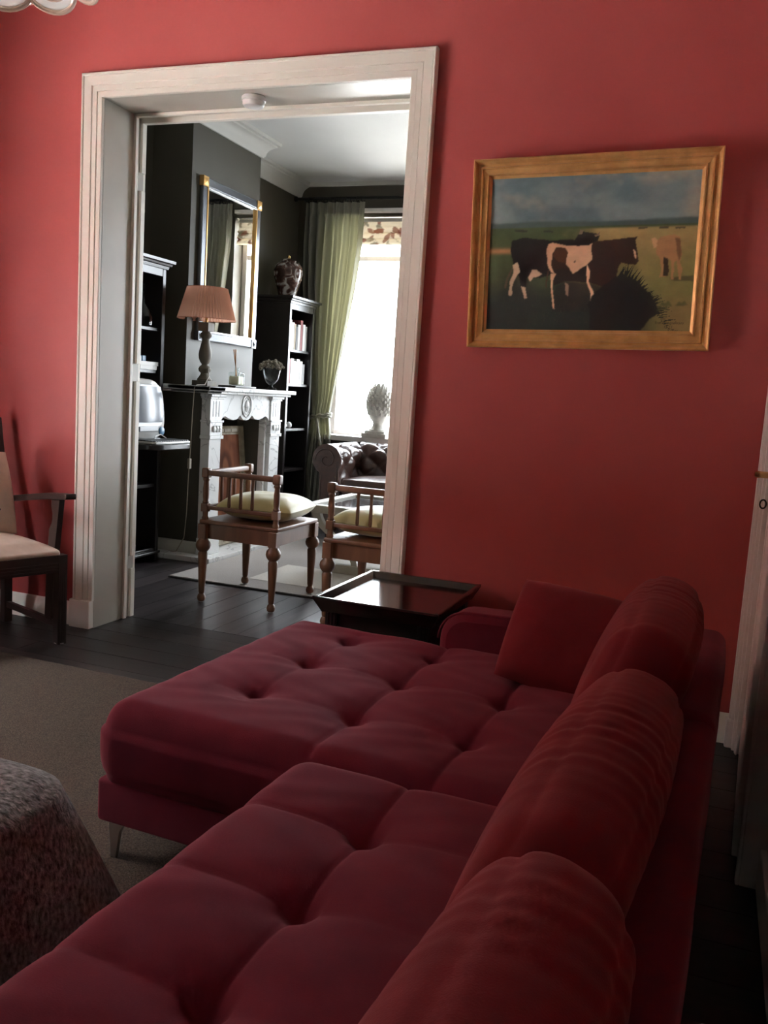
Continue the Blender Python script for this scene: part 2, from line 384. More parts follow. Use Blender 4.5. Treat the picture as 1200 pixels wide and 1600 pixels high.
def wall_with_windows(name, y0, y1, wins, zr, m, x1=XR + 0.2):
    b = MB(); xs = [XL - 0.2] + [v for w in wins for v in w] + [x1]
    for i in range(0, len(xs), 2): b.box((xs[i], y0, 0), (xs[i + 1], y1, CEIL))
    for (a, c), z_ in zip(wins, zr): b.box((a, y0, 0), (c, y1, z_[0])); b.box((a, y0, z_[1]), (c, y1, CEIL))
    return tag(b.build(name, m, smooth=False), kind='structure')
wall_with_windows('wall_front', YF - 0.3, YF, [], [], OLIVE, XN + 0.2)
wall_with_windows('wall_far', YW, YW + 0.3, BACK_WIN, BW_ZS, OLIVE)
tag(MB().box((XL - 0.2, YB2, 0), (XL, YW, CEIL)).build('wall_far_left', OLIVE, smooth=False), kind='structure')
tag(MB().box((XR, YB2, 0), (XR + 0.2, YW, CEIL)).build('wall_far_right', OLIVE, smooth=False), kind='structure')
# chimney breast
CX, CY0, CY1 = -3.54, 5.44, 6.40
b = MB(); b.box((XL, CY0, 0), (CX, 5.60, 1.2)); b.box((XL, 6.20, 0), (CX, CY1, 1.2)); b.box((XL, CY0, 1.2), (CX, CY1, CEIL))
b.box((CX, 5.42, 0), (-3.375, 5.57, 1.19)); b.box((CX, 6.30, 0), (-3.375, 6.45, 1.19)); cb = tag(b.build('wall_chimney_breast', OLIVE, smooth=False), kind='structure')
MB().box((XL + 0.005, 5.60, 0.0), (XL + 0.02, 6.20, 1.2)).build('firebox', HEARTHD, cb, smooth=False)

def win(idx, a, c, y, zr, sgn):
    """sash window set in its recess; sgn=+1: outside is +y"""
    w = thing('window_%d' % idx, None, None, ((a + c) / 2, y, zr[0]), kind='structure')
    yg = y + sgn * 0.20; ft = 0.05
    b = MB()
    for lo, hi in (((a, zr[0]), (a + ft, zr[1])), ((c - ft, zr[0]), (c, zr[1])), ((a + ft, zr[0]), (c - ft, zr[0] + ft)), ((a + ft, zr[1] - ft), (c - ft, zr[1]))):
        b.box((lo[0], yg - 0.03, lo[1]), (hi[0], yg + 0.03, hi[1]))
    b.build('window_frame', DOORW, w, world=True, smooth=False, bevel=0.004)
    zm = zr[0] + (zr[1] - zr[0]) * 0.62
    if idx == 1: zm = zr[1] - ft - 0.30
    MB().box((a + ft, yg - 0.025, zm - 0.022), (c - ft, yg + 0.025, zm + 0.022)).build('meeting_rail', DOORW, w, world=True, smooth=False, bevel=0.004)
    for z0, z1 in ((zr[0] + ft, zm - 0.022), (zm + 0.022, zr[1] - ft)):
        MB().box((a + ft, yg - 0.002, z0), (c - ft, yg + 0.002, z1)).build('pane', GLASS, w, world=True, smooth=False)
    d0, d1 = sorted((y - sgn * 0.09, y + sgn * 0.17))
    MB().box((a - 0.05, d0, zr[0] - 0.035), (c + 0.05, min(d1, y) if sgn > 0 else d1, zr[0] - 0.001)).box((a, d0, zr[0] - 0.001), (c, d1, zr[0] + 0.012)).build('window_sill', DOORW, w, world=True, smooth=False)
    return w
for i, (a, c) in enumerate(BACK_WIN): win(i + 1, a, c, YW, BW_ZS[i], 1)
w3 = thing('window_3', None, None, (XL, sum(LEFT_WIN) / 2, LW_Z[0]), kind='structure')
(a, c), (z0, z1), xg, ft = LEFT_WIN, LW_Z, XL - 0.20, 0.05
b = MB()
for y0, q0, y1, q1 in ((a, z0, a + ft, z1), (c - ft, z0, c, z1), (a + ft, z0, c - ft, z0 + ft), (a + ft, z1 - ft, c - ft, z1)): b.box((xg - 0.03, y0, q0), (xg + 0.03, y1, q1))
b.build('window_frame', DOORW, w3, world=True, smooth=False, bevel=0.004)
MB().box((xg - 0.025, (a + c) / 2 - 0.02, z0 + ft), (xg + 0.025, (a + c) / 2 + 0.02, z1 - ft)).build('mullion', DOORW, w3, world=True, smooth=False)
for y0, y1 in ((a + ft, (a + c) / 2 - 0.02), ((a + c) / 2 + 0.02, c - ft)): MB().box((xg - 0.002, y0, z0 + ft), (xg + 0.002, y1, z1 - ft)).build('pane', GLASS, w3, world=True, smooth=False)
MB().box((XL - 0.17, a, z0), (XL + 0.06, c, z0 + 0.012)).build('window_sill', DOORW, w3, world=True, smooth=False)

# cornices
CP = [(0, 0), (0.018, 0), (0.022, 0.012), (0.030, 0.020), (0.034, 0.045), (0.052, 0.075), (0.082, 0.098), (0.098, 0.104), (0.102, 0.116), (0.125, 0.122), (0.130, 0.15), (0, 0.15)]
def cornice(i, path, z, m, sc_=1.0):
    v, f = sweep([(a * sc_, q * sc_) for a, q in CP], path); v = [(p[0], p[1], p[2] + z) for p in v]
    return tag(MB().add(v, f).build('trim_%d' % i, m, ang=50), kind='structure')
cornice(1, [(XL, YB2), (XL, CY0), (CX, CY0), (CX, CY1), (XL, CY1), (XL, YW)], CEIL - 0.132, PLASTER, 0.9)
v, f = sweep([(0, 0), (0.03, 0), (0.035, 0.035), (0, 0.035)], [(XL, YW), (XR, YW), (XR, YB2)]); tag(MB().add([(p[0], p[1], p[2] + CEIL - 0.033) for p in v], f).build('trim_3', PLASTER, ang=30), kind='structure')
cornice(2, [(XL, YF), (XL, YB), (XR, YB), (XR, YN), (XN, YN), (XN, YF)], CEIL - 0.18, CREAM, 1.22)

# skirtings
SK = [(0, 0), (0.016, 0), (0.016, 0.082), (0.011, 0.092), (0.011, 0.104), (0.005, 0.118), (0, 0.118)]
def skirt(i, path, side, h=1.0, m=CREAM):
    v, f = sweep([(a, q * h) for a, q in SK], path); return tag(MB().add(v, f).build('baseboard_%s' % side, m, ang=30), kind='structure')
skirt(1, [(XL, YB), (OX0 - 0.125, YB)], 'back_left'); skirt(2, [(OX1 + 0.125, YB), (0.172, YB)], 'back_right')
skirt(3, [(XL, YF), (XL, YB)], 'left')
skirt(4, [(XL, YB2), (XL, CY0 - 0.02), (-3.385, CY0 - 0.02)], 'chimney', 1.05, REVEAL)
skirt(5, [(XL, CY1), (XL, YW), (XR, YW)], 'far', 1.05, REVEAL)

# ------------------------------------------------------------------ doorway casing
dw = thing('door_1', None, None, ((OX0 + OX1) / 2, YB, 0), kind='structure')
AP = [(0.0, 0.0), (0.0, 0.016), (0.003, 0.019), (0.024, 0.019), (0.026, 0.017), (0.028, 0.0235), (0.050, 0.0235), (0.052, 0.021), (0.055, 0.0275), (0.092, 0.030), (0.094, 0.027), (0.097, 0.034), (0.104, 0.035), (0.108, 0.031), (0.108, 0.0)]
def architrave(x0, x1, z1, y, sgn, zb=0.0):
    """mitred casing round three sides; returns verts, faces for (left, head, right); profile (outward, depth)"""
    outs = []
    k = len(AP)
    def seg(A, B, dA, dB):
        vs_ = [(A[0] + dA[0] * a, y + sgn * d, A[1] + dA[1] * a) for a, d in AP] + [(B[0] + dB[0] * a, y + sgn * d, B[1] + dB[1] * a) for a, d in AP]
        return vs_, [(j, (j + 1) % k, k + (j + 1) % k, k + j) for j in range(k)] + [tuple(range(k)), tuple(range(2 * k - 1, k - 1, -1))]
    outs.append(seg((x0, zb), (x0, z1), (-1, 0), (-1, 1)))
    outs.append(seg((x0, z1), (x1, z1), (-1, 1), (1, 1)))
    outs.append(seg((x1, z1), (x1, zb), (1, 1), (1, 0)))
    return outs
for v, f in architrave(OX0, OX1, OZ, YB, -1, 0.14): MB().add(v, f).build('architrave', CREAM, dw, world=True, smooth=False)
for s, x in ((-1, OX0), (1, OX1)):
    a, c = sorted((x + s * 0.001, x + s * 0.122))
    MB().box((a, YB - 0.040, 0), (c, YB, 0.142)).build('plinth_block', CREAM, dw, world=True, smooth=False, bevel=0.004)
YJ = 3.80
for s, x in ((-1, OX0), (1, OX1)):
    a, c = sorted((x, x + s * 0.02))
    MB().box((a, YB - 0.004, 0), (c, YB2 + 0.01, OZ + 0.02)).build('jamb_lining', REVEAL, dw, world=True, smooth=False)
    a, c = sorted((x - s * 0.016, x))
    MB().box((a, YJ, 0), (c, YJ + 0.024, OZ)).build('door_bead', CREAM, dw, world=True, smooth=False, bevel=0.003)
    a, c = sorted((x - s * 0.014, x))
    zs = [0, 0.26, 0.33, 1.24, 1.33, 2.185, 2.27, OZ - 0.02]
    for i in range(0, 8, 2): MB().box((a, YJ + 0.058, zs[i]), (c, YJ + 0.09, zs[i + 1])).build('door_stop', CREAM, dw, world=True, smooth=False, bevel=0.002)
    for i in (1, 3, 5): MB().box((x - s * 0.004 if s > 0 else x, YJ + 0.04, zs[i]), (x if s > 0 else x + 0.004, YJ + 0.075, zs[i + 1])).build('hinge_leaf', REVEAL, dw, world=True, smooth=False)
MB().box((OX0, YB - 0.004, OZ), (OX1, YB2 + 0.01, OZ + 0.02)).build('head_lining', REVEAL, dw, world=True, smooth=False)
MB().box((OX0, YJ, OZ - 0.016), (OX1, YJ + 0.024, OZ)).box((OX0, YJ + 0.058, OZ - 0.03), (OX1, YJ + 0.09, OZ)).build('head_bead', CREAM, dw, world=True, smooth=False, bevel=0.003)
for v, f in architrave(OX0, OX1, OZ, YB2 + 0.01, 1): MB().add(v, f).build('architrave', CREAM, dw, world=True, smooth=False)
# smoke detector
sd = thing('smoke_detector', 'round white smoke detector under the doorway head', 'smoke detector', (-2.083, 3.675, 2.535))
MB().lathe([(0.050, 0), (0.054, -0.004), (0.054, -0.018), (0.050, -0.020)], n=32).build('base', WHITEP, sd)
MB().lathe([(0.049, -0.020), (0.049, -0.034), (0.044, -0.042), (0.030, -0.046), (0.012, -0.047)], n=32).build('cover', WHITEP, sd)

# ------------------------------------------------------------------ door in the right wall
d2 = thing('door_2', None, None, (0.22, 3.2, 0), kind='structure')
b = MB(); b.box((0.168, 3.545, 0), (0.190, YB, 2.3)); b.box((0.176, 3.530, 0), (0.188, 3.545, 2.3)); b.box((0.186, 3.50, 0), (0.205, YB, 2.3)); b.box((0.196, 3.47, 0), (XR, 3.50, 2.3))
b.build('casing', DOORW, d2, world=True, smooth=False, bevel=0.003)
MB().box((0.160, 3.52, 0), (0.198, 3.578, 0.11)).build('plinth_block', DOORW, d2, world=True, smooth=False, bevel=0.006)
MB().box((0.198, 3.455, 0), (0.206, 3.47, 0.075)).build('plinth_trim', DOORW, d2, world=True, smooth=False, bevel=0.004)
LM = T(0.212, 3.462, 0) @ RZ(-math.atan(0.046))
lf = MB()
def lbox(b, u0, u1, z0, z1, d): b.box((-d, -u1, z0), (0.034, -u0, z1), M=LM)
for u0, u1, z0, z1, d in ((0, 0.12, 0.012, 2.1, 0), (0.74, 0.86, 0.012, 2.1, 0), (0.12, 0.74, 0.012, 0.24, 0), (0.12, 0.74, 0.92, 1.06, 0), (0.12, 0.74, 1.98, 2.1, 0)): lbox(lf, u0, u1, z0, z1, d)
leaf = reg(lf.build('door_leaf', DOORW, d2, world=True, smooth=False, bevel=0.003))
for z0, z1 in ((0.24, 0.92), (1.06, 1.98)):
    MB().box((0.010, -0.74, z0), (0.024, -0.12, z1), M=LM).box((0.003, -0.70, z0 + 0.04), (0.024, -0.16, z1 - 0.04), M=LM).build('door_panel', DOORW, leaf, world=True, smooth=False, bevel=0.003)
MB().lathe([(0.010, 0), (0.012, 0.004), (0.012, 0.03), (0.013, 0.045), (0.011, 0.052), (0.004, 0.055)], n=16, M=T(0.205, 3.44, 1.055) @ RY(-PI / 2)).build('door_knob', BRASS, leaf, world=True)
MB().tube([(0.193 + 0.0105 * math.cos(a), 3.466, 0.948 + 0.0155 * math.sin(a)) for a in np.linspace(0, 2 * PI, 20, endpoint=False)], 0.0032, closed=True).build('keyhole_ring', IRON, d2, world=True)
b = MB(); b.box((0.19, 2.46, 0), (XR, 2.585, 2.25)); b.box((0.18, 2.46, 0), (0.19, 2.49, 2.25)); b.build('casing', DOORW, d2, world=True, smooth=False, bevel=0.003)
tag(MB().box((0.232, YN - 0.016, 0), (XR, 2.46, 0.118)).box((0.232, YN - 0.016, 0), (XN, YN, 0.118)).build('baseboard_right', CREAM, smooth=False, bevel=0.004), kind='structure')

# ------------------------------------------------------------------ sectional sofa (local axes, turned slightly)
SR = math.radians(-2.3)
so = thing('corner_sofa', 'wine-red tufted corner sofa with a long chaise end', 'sofa', (-0.79, 1.75, 0), SR)
def gauss(d2_, s): return math.exp(-d2_ / (2 * s * s))
def tuft(tufts, seams_x, seams_y, ztop, lo, hi, depth=0.034, crown=0.012):
    """top displacement: buttons, stitched valleys and crowned pads between them"""
    def fn(q, nr):
        if nr.z < 0.15: 
            if nr.z < -0.05:      # squarer lower edge
                hl = math.hypot(nr.x, nr.y)
                if hl > 1e-3: q = q + Vector((nr.x / hl, nr.y / hl, 0)) * 0.06 * (1 - hl) * min(1.0, hl * 3)
            if abs(nr.z) < 0.6:   # sides belly out a little
                mid = (lo[2] + hi[2]) / 2; k = max(0, 1 - ((q.z - mid) / ((hi[2] - lo[2]) / 2)) ** 2) * 0.010
                return q + Vector((nr.x, nr.y, 0)) * k
            return q
        wgt = min(1.0, max(0.0, (nr.z - 0.15) / 0.6))
        dz = crown
        for (tx, ty) in tufts:
            e = (q.x - tx) ** 2 + (q.y - ty) ** 2
            dz -= depth * (0.55 * gauss(e, 0.020) + 0.45 * gauss(e, 0.062))
        for (sx, y0, y1, st) in seams_x:
            if y0 - 0.03 <= q.y <= y1 + 0.03:
                d = abs(q.x - sx); dz -= st * (0.75 * math.exp(-d / 0.006) + 0.6 * math.exp(-(d / 0.045) ** 2))
        for (sy, x0, x1, st) in seams_y:
            if x0 - 0.03 <= q.x <= x1 + 0.03:
                d = abs(q.y - sy); dz -= st * (0.75 * math.exp(-d / 0.006) + 0.6 * math.exp(-(d / 0.045) ** 2))
        dz += 0.0015 * math.sin(q.x * 31 + 3 * math.sin(q.y * 17)) * math.sin(q.y * 27 + 1.3)
        return q + Vector((0, 0, dz * wgt))
    return fn
tx = [(-0.310, 0.31), (-0.310, 0.62), (-0.310, 0.90), (-0.005, 0.28), (-0.005, 0.60), (-0.005, 0.89), (0.30, 0.28), (0.30, 0.60), (0.30, 0.88)]
lo, hi = (-0.600, -0.005, 0.232), (0.63, 1.075, 0.432)
chs = reg(MB().rbox(lo, hi, (0.075, 0.075, 0.075), n=7, seg=(110, 100, 6), disp=tuft(tx, [(-0.005, 0.0, 1.06, 0.010), (0.30, 0.0, 1.06, 0.009), (-0.310, 0.24, 0.96, 0.005)], [(0.29, -0.40, 0.3, 0.003), (0.61, -0.4, 0.3, 0.003)], hi[2], lo, hi)).build('chaise_cushion', VELVET, so, ang=80))
MB().rbox((-0.590, 0.005, 0.125), (0.63, 1.07, 0.240), 0.012, n=2, seg=(2, 2, 1)).build('chaise_base', VELVET, so)
ty = [(0.27, -0.27), (0.27, -0.53), (0.27, -0.79), (0.27, -1.05), (0.27, -1.31)]
lo, hi = (-0.02, -1.78, 0.235), (0.63, -0.003, 0.438)
MB().rbox(lo, hi, (0.075, 0.075, 0.075), n=7, seg=(70, 170, 6), disp=tuft(ty, [(0.27, -1.7, -0.03, 0.010)], [(t_[1], -0.02, 0.27, 0.008) for t_ in ty] + [(t_[1], 0.27, 0.6, 0.004) for t_ in ty], hi[2], lo, hi)).build('seat_cushion', VELVET, so, ang=80)
MB().rbox((-0.01, -1.77, 0.125), (0.63, 0.004, 0.240), 0.012, n=2, seg=(2, 2, 1)).build('seat_base', VELVET, so)
def soft(q, nr): return q + nr * 0.004 * math.sin(q.y * 9) * math.sin(q.z * 14 + q.x * 8)
MB().rbox((0.69, -1.78, 0.10), (0.850, 0.268, 0.598), 0.030, n=5, seg=(4, 30, 8), disp=soft).build('back_frame', VELVET, so)
MB().rbox((0.69, 0.272, 0.10), (0.850, 1.18, 0.602), (0.045, 0.045, 0.045), n=5, seg=(4, 20, 8), disp=soft).build('back_frame', VELVET, so)
# low arm at the far end of the chaise, front corner well rounded
prof = [(-0.045, 0.12)] + [(-0.045 + 0.10 - 0.10 * math.cos(a), 0.455 + 0.10 * math.sin(a)) for a in np.linspace(0, PI / 2, 9)] + [(0.62, 0.575), (0.62, 0.12)]
MB().prism(prof, 1.035, 1.185, 'y').build('arm', VELVET, so, bevel=0.028)
MB().tube([(-0.048 + 0.10 - 0.10 * math.cos(a), 1.045, 0.455 + 0.10 * math.sin(a)) for a in np.linspace(0, PI / 2, 9)] + [(0.3, 1.045, 0.562), (0.6, 1.045, 0.574)], 0.004, 6).build('arm_piping', VELVET, so)
# seat back cushions leaning on the back frame
def pillow(b, w, h, t, M, seed=0, sag=0.0, wr=0.004, nu=44, nv=34, pinch=0.10, wrink=26):
    r_ = random.Random(seed); ph = [r_.uniform(0, 6) for _ in range(6)]
    def side(sg):
        def fn(u, v):
            a, c = 2 * u - 1, 2 * v - 1
            k = (max(0, 1 - abs(a) ** 3.2) ** 0.5) * (max(0, 1 - abs(c) ** 3.2) ** 0.5)
            x = a * w / 2 * (1 - pinch * (1 - abs(a) * 0.2) * c * c * abs(a) ** 3 * 0.4) ; z = c * h / 2 * (1 - pinch * a * a * abs(c) ** 3 * 0.4)
            z -= sag * (1 - a * a) * (c > 0) * c
            yy = sg * t / 2 * k
            yy += sg * wr * k * (math.sin(a * wrink + 2.4 * math.sin(c * 3 + ph[0]) + ph[1]) * (0.35 + 0.65 * abs(c)) + 0.8 * math.sin(a * 7 + c * 9 + ph[2]) * 0.6)
            return (x, yy, z)
        return fn
    b.grid(side(-1), nu, nv, M=M); b.grid(side(1), nu, nv, M=M, flip=True)
    return b
def back_cushion(yc, wdt, lean, zc, xc, seed, yaw=0.0):
    """big loose cushion, width along y, leaning back"""
    M = T(xc, yc, zc) @ RZ(-PI / 2 + yaw) @ RX(-lean)
    r_ = random.Random(seed); ph = [r_.uniform(0, 6) for _ in range(4)]
    def disp(q, nr):
        a = q.x / (wdt / 2); c = q.z / 0.19
        up = max(0, c)
        wr_ = (math.sin(q.x * 95 + 1.8 * math.sin(q.z * 16 + ph[0]) + 2.2 * math.sin(q.y * 23 + q.x * 9) + ph[1]) * 0.5 + math.sin(q.x * 170 + 3 * math.sin(q.z * 11 + ph[2]) + q.y * 30) * 0.4) * (0.55 + 0.45 * math.sin(q.x * 11 + ph[3]))
        k = 0.0022 * wr_ * (0.25 + 0.75 * up) * max(0, 1 - abs(a) ** 4) 
        if c < -0.6: k *= 0.2
        belly = 0.024 * max(0, 1 - a * a) * max(0, 1 - c * c) * (1 if nr.y < 0 else 0.35) * (abs(nr.y) > 0.3)
        top = -0.020 * a * a * (c > 0.3)
        s_ = 1 - 0.05 * a * a
        seam = -0.005 * math.exp(-((abs(q.y) - 0.062) / 0.006) ** 2) * (c > 0.35)
        return Vector((q.x, q.y * s_, q.z + top)) + nr * (k + belly + seam)
    b = MB(); b.rbox((-wdt / 2, -0.088, -0.192), (wdt / 2, 0.088, 0.192), (0.085, 0.080, 0.085), n=8, seg=(130, 8, 22), disp=disp, M=M)
    return b
for k, (yc, w_, ln, zc, xc, sd_, yw) in enumerate([(0.370, 0.76, 0.34, 0.655, 0.672, 11, 0.02), (-0.415, 0.80, 0.36, 0.612, 0.672, 12, -0.02), (-1.23, 0.82, 0.36, 0.640, 0.690, 13, 0.0)]):
    o = reg(back_cushion(yc, w_, ln, zc, xc, sd_, yw).build('back_cushion', VELVET2, so, ang=80))
# legs: angular steel brackets
def sofa_leg(x, y, sx, sy):
    P_ = [(0, 0.126), (0, 0.100), (0.008, 0.0115), (0.024, 0.0115), (0.034, 0.085), (0.046, 0.104), (0.15, 0.114), (0.15, 0.126)]
    b = MB()
    b.prism(P_, -0.006, 0.006, 'y', M=T(x, y, 0) @ Matrix.Diagonal((sx, 1, 1, 1)))
    b.prism(P_, -0.006, 0.006, 'x', M=T(x + 0.005 * sx, y, 0) @ Matrix.Diagonal((1, sy, 1, 1)))
    b.build('leg', STEEL, so, smooth=False, bevel=0.001)
for x, y, sx, sy in ((-0.580, 0.05, 1, 1), (-0.580, 1.02, 1, -1), (0.0, -1.72, 1, 1), (0.82, 1.12, -1, -1), (0.82, -1.72, -1, 1)): sofa_leg(x, y, sx, sy)

# loose square cushion in the corner
tc_ = pillow(MB(), 0.42, 0.34, 0.14, T(-0.315, 2.60, 0.560) @ RZ(0.05) @ RX(-0.66) @ RY(0.14), seed=5, wr=0.002, wrink=14).build('throw_cushion', VELVET2, None, ang=80, loc=(-0.315, 2.60, 0.44))
tag(tc_, 'plain dark red square cushion leaning in the far sofa corner', 'cushion')

# ------------------------------------------------------------------ side table
st = thing('side_table', 'black-brown square side table with a raised tray rim behind the sofa', 'side table', (-1.08, 3.225, 0))
hx, hy = 0.243, 0.300
MB().box((-hx + 0.035, -hy + 0.035, 0.462), (hx - 0.035, hy - 0.035, 0.476)).build('top', TABLEW, st, smooth=False)
PRF = [(-0.028, 0.440), (0.0, 0.492), (0.0, 0.500), (-0.013, 0.500), (-0.038, 0.474), (-0.046, 0.440)]
def rim(i):
    c = [(-hx, -hy), (hx, -hy), (hx, hy), (-hx, hy)]; s_ = [(1, 1), (-1, 1), (-1, -1), (1, -1)]
    A, B = c[i], c[(i + 1) % 4]; sa, sb = s_[i], s_[(i + 1) % 4]; k = len(PRF)
    v = [(A[0] - sa[0] * a, A[1] - sa[1] * a, z) for a, z in PRF] + [(B[0] - sb[0] * a, B[1] - sb[1] * a, z) for a, z in PRF]
    return v, [(j, (j + 1) % k, k + (j + 1) % k, k + j) for j in range(k)] + [tuple(range(k)), tuple(range(2 * k - 1, k - 1, -1))]
for i in range(4):
    v, f = rim(i); MB().add(v, f).build('tray_rim', TABLEW, st, smooth=False, bevel=0.0015)
for sx in (-1, 1):
    for sy in (-1, 1):
        b = MB(); x0, y0 = sx * (hx - 0.062), sy * (hy - 0.062); b.box((x0 - 0.023, y0 - 0.023, 0.0 if sy > 0 else 0.0115), (x0 + 0.023, y0 + 0.023, 0.442))
        for q in (-1, 0, 1):
            b.cbox((x0 + q * 0.014, y0 - 0.0245, 0.226), (0.008, 0.004, 0.42)); b.cbox((x0 - 0.0245, y0 + q * 0.014, 0.226), (0.004, 0.008, 0.42))
        b.build('leg', BLACKW, st, smooth=False, bevel=0.001)
for a in (-1, 1):
    MB().box((-hx + 0.085, a * (hy - 0.062) - 0.009, 0.26), (hx - 0.085, a * (hy - 0.062) + 0.009, 0.445)).build('apron', BLACKW, st, smooth=False)
    MB().box((a * (hx - 0.062) - 0.009, -hy + 0.085, 0.26), (a * (hx - 0.062) + 0.009, hy - 0.085, 0.445)).build('apron', BLACKW, st, smooth=False)
MB().box((-hx + 0.05, -hy + 0.05, 0.12), (hx - 0.05, hy - 0.05, 0.14)).build('lower_shelf', BLACKW, st, smooth=False)

# ------------------------------------------------------------------ near-room carpet
cp = MB().rbox((-3.55, -0.9, 0.0), (-0.25, 3.018, 0.011), 0.004, n=2, seg=(2, 2, 1)).build('carpet', CARPET, loc=(-1.9, 1.06, 0))
tag(cp, 'coarse brown woven carpet under the red sofa', 'carpet')

# ------------------------------------------------------------------ pouf with wool blanket
pf = thing('pouf', 'low square pouf hidden under a felted grey wool blanket', 'pouf', (-1.46, 1.10, 0.011))
MB().rbox((-0.30, -0.32, 0.0), (0.30, 0.32, 0.41), 0.05, n=4, seg=(4, 4, 3)).build('body', LINEN, pf)
def blanket(u, v):
    th = 2 * PI * u; n_ = 5.0
    cs, sn = math.cos(th), math.sin(th)
    rad = (abs(cs) ** n_ + abs(sn) ** n_) ** (-1 / n_)
    if v < 0.45:
        r = v / 0.45; x = cs * rad * 0.318 * r; y = sn * rad * 0.345 * r; z = 0.434 - 0.012 * r ** 4 + 0.004 * math.sin(x * 25) * math.sin(y * 21)
        if r > 0.86: z -= 0.02 * ((r - 0.86) / 0.14) ** 2
    else:
        t = (v - 0.45) / 0.55; corner = (rad - 1) / 0.25
        fl_ = 1 + t * (0.10 + 0.34 * max(0, corner) ** 1.2) + 0.02 * t * math.sin(th * 9)
        x = cs * rad * 0.325 * fl_; y = sn * rad * 0.352 * fl_; z = 0.402 * (1 - t) ** 0.92 + 0.002
    return (x, y, z)
MB().grid(blanket, 140, 60, closeu=True).build('blanket', WOOL, pf, ang=80)

# ------------------------------------------------------------------ dark wood armchair by the wall
fx, fy = 0.941, -0.337
ac = thing('armchair', 'dark mahogany armchair with cream linen seat beside the doorway', 'armchair', (-2.774, 3.283, 0), math.atan2(fy, fx))
# local: +x forward, +y towards the wall; origin = front leg nearest the wall
SW = 0.54; SD = 0.50
for yy in (0, -SW):
    b = MB(); b.box((-0.024, yy - 0.022, 0.0 if yy == 0 else 0.0115), (0.022, yy + 0.022, 0.425))
    for q in (-0.012, 0.0, 0.012): b.box((0.022, yy + q - 0.003, 0.02), (0.0245, yy + q + 0.003, 0.33))
    b.build('leg', CHAIRD, ac, smooth=False, bevel=0.002)
    MB().lathe([(0.020, 0.0), (0.025, 0.002), (0.024, 0.006)], c=(0, yy, 0 if yy == 0 else 0.0115), n=12).build('foot_glide', STEEL, ac)
    zb_ = 0.0 if yy == 0 else 0.0115
    MB().prism([(-SD - 0.035, zb_), (-SD + 0.015, zb_), (-SD + 0.015, 0.42), (-SD - 0.11, 1.02), (-SD - 0.15, 1.02), (-SD - 0.035, 0.42)], yy - 0.02, yy + 0.02, 'y').build('back_leg', CHAIRD, ac, smooth=False, bevel=0.003)
    MB().box((-SD + 0.01, yy - 0.012, 0.075), (-0.02, yy + 0.012, 0.105)).build('stretcher', CHAIRD, ac, smooth=False, bevel=0.002)
    MB().prism([(-SD - 0.06, 0.600), (-0.10, 0.672), (0.075, 0.690), (0.082, 0.700), (0.078, 0.716), (-0.10, 0.702), (-SD - 0.06, 0.630)], yy - 0.028, yy + 0.028, 'y').build('arm', CHAIRD, ac, smooth=False, bevel=0.004)
    MB().prism([(-0.115, 0.10), (-0.055, 0.10), (-0.035, 0.42), (0.005, 0.683), (-0.065, 0.683), (-0.068, 0.645), (-0.056, 0.61), (-0.060, 0.57), (-0.085, 0.53), (-0.092, 0.45), (-0.10, 0.40)], yy - 0.014, yy + 0.014, 'y').build('arm_support', CHAIRD, ac, smooth=False, bevel=0.002)
MB().box((-0.02, -SW, 0.345), (0.018, 0, 0.425)).box((0.018, -SW + 0.02, 0.385), (0.021, -0.02, 0.390)).box((0.018, -SW + 0.02, 0.370), (0.021, -0.02, 0.375)).box((0.018, -SW + 0.02, 0.355), (0.021, -0.02, 0.360)).build('seat_rail', CHAIRD, ac, smooth=False, bevel=0.001)
for yy in (0, -SW): MB().box((-SD, yy - 0.018, 0.35), (-0.02, yy + 0.018, 0.42)).build('seat_rail', CHAIRD, ac, smooth=False, bevel=0.001)
MB().box((-SD - 0.02, -SW, 0.35), (-SD + 0.01, 0, 0.42)).build('seat_rail', CHAIRD, ac, smooth=False)
def seatpad(q, nr):
    a = (q.x + SD / 2) / (SD / 2); c = (q.y + SW / 2) / (SW / 2)
    return q + Vector((0, 0, 0.045 * max(0, 1 - a ** 4) * max(0, 1 - c ** 4) if nr.z > 0.2 else 0))
MB().rbox((-SD + 0.02, -SW + 0.005, 0.415), (0.012, -0.004, 0.448), 0.016, n=3, seg=(16, 16, 2), disp=seatpad).build('seat', LINEN, ac, ang=80)
MB().prism([(-SD - 0.10, 0.97), (-SD - 0.14, 0.97), (-SD - 0.15, 1.06), (-SD - 0.11, 1.06)], -SW, 0, 'y').build('top_rail', CHAIRD, ac, smooth=False, bevel=0.004)
MB().prism([(-SD + 0.0, 0.50), (-SD - 0.02, 0.50), (-SD - 0.12, 0.97), (-SD - 0.10, 0.97)], -SW + 0.03, -0.03, 'y').build('backrest_panel', CHAIRD, ac, smooth=False)
bc = pillow(MB(), 0.50, 0.42, 0.13, T(-SD + 0.085, -SW / 2 + 0.0, 0.665) @ RZ(PI / 2) @ RX(-0.30) , seed=9, wr=0.002, wrink=8)
bc = bc.build('back_cushion', LINEN, ac, ang=80)
for (yy, zz) in ((-0.13, 0.60), (-0.17, 0.73), (-0.40, 0.60), (-0.40, 0.73)):
    MB().lathe([(0.0, -0.002), (0.006, 0), (0.006, 0.003), (0.0, 0.004)], n=10, M=T(-SD + 0.205 - (zz - 0.5) * 0.34, yy, zz) @ RY(PI / 2)).build('button', CHAIRD, ac)

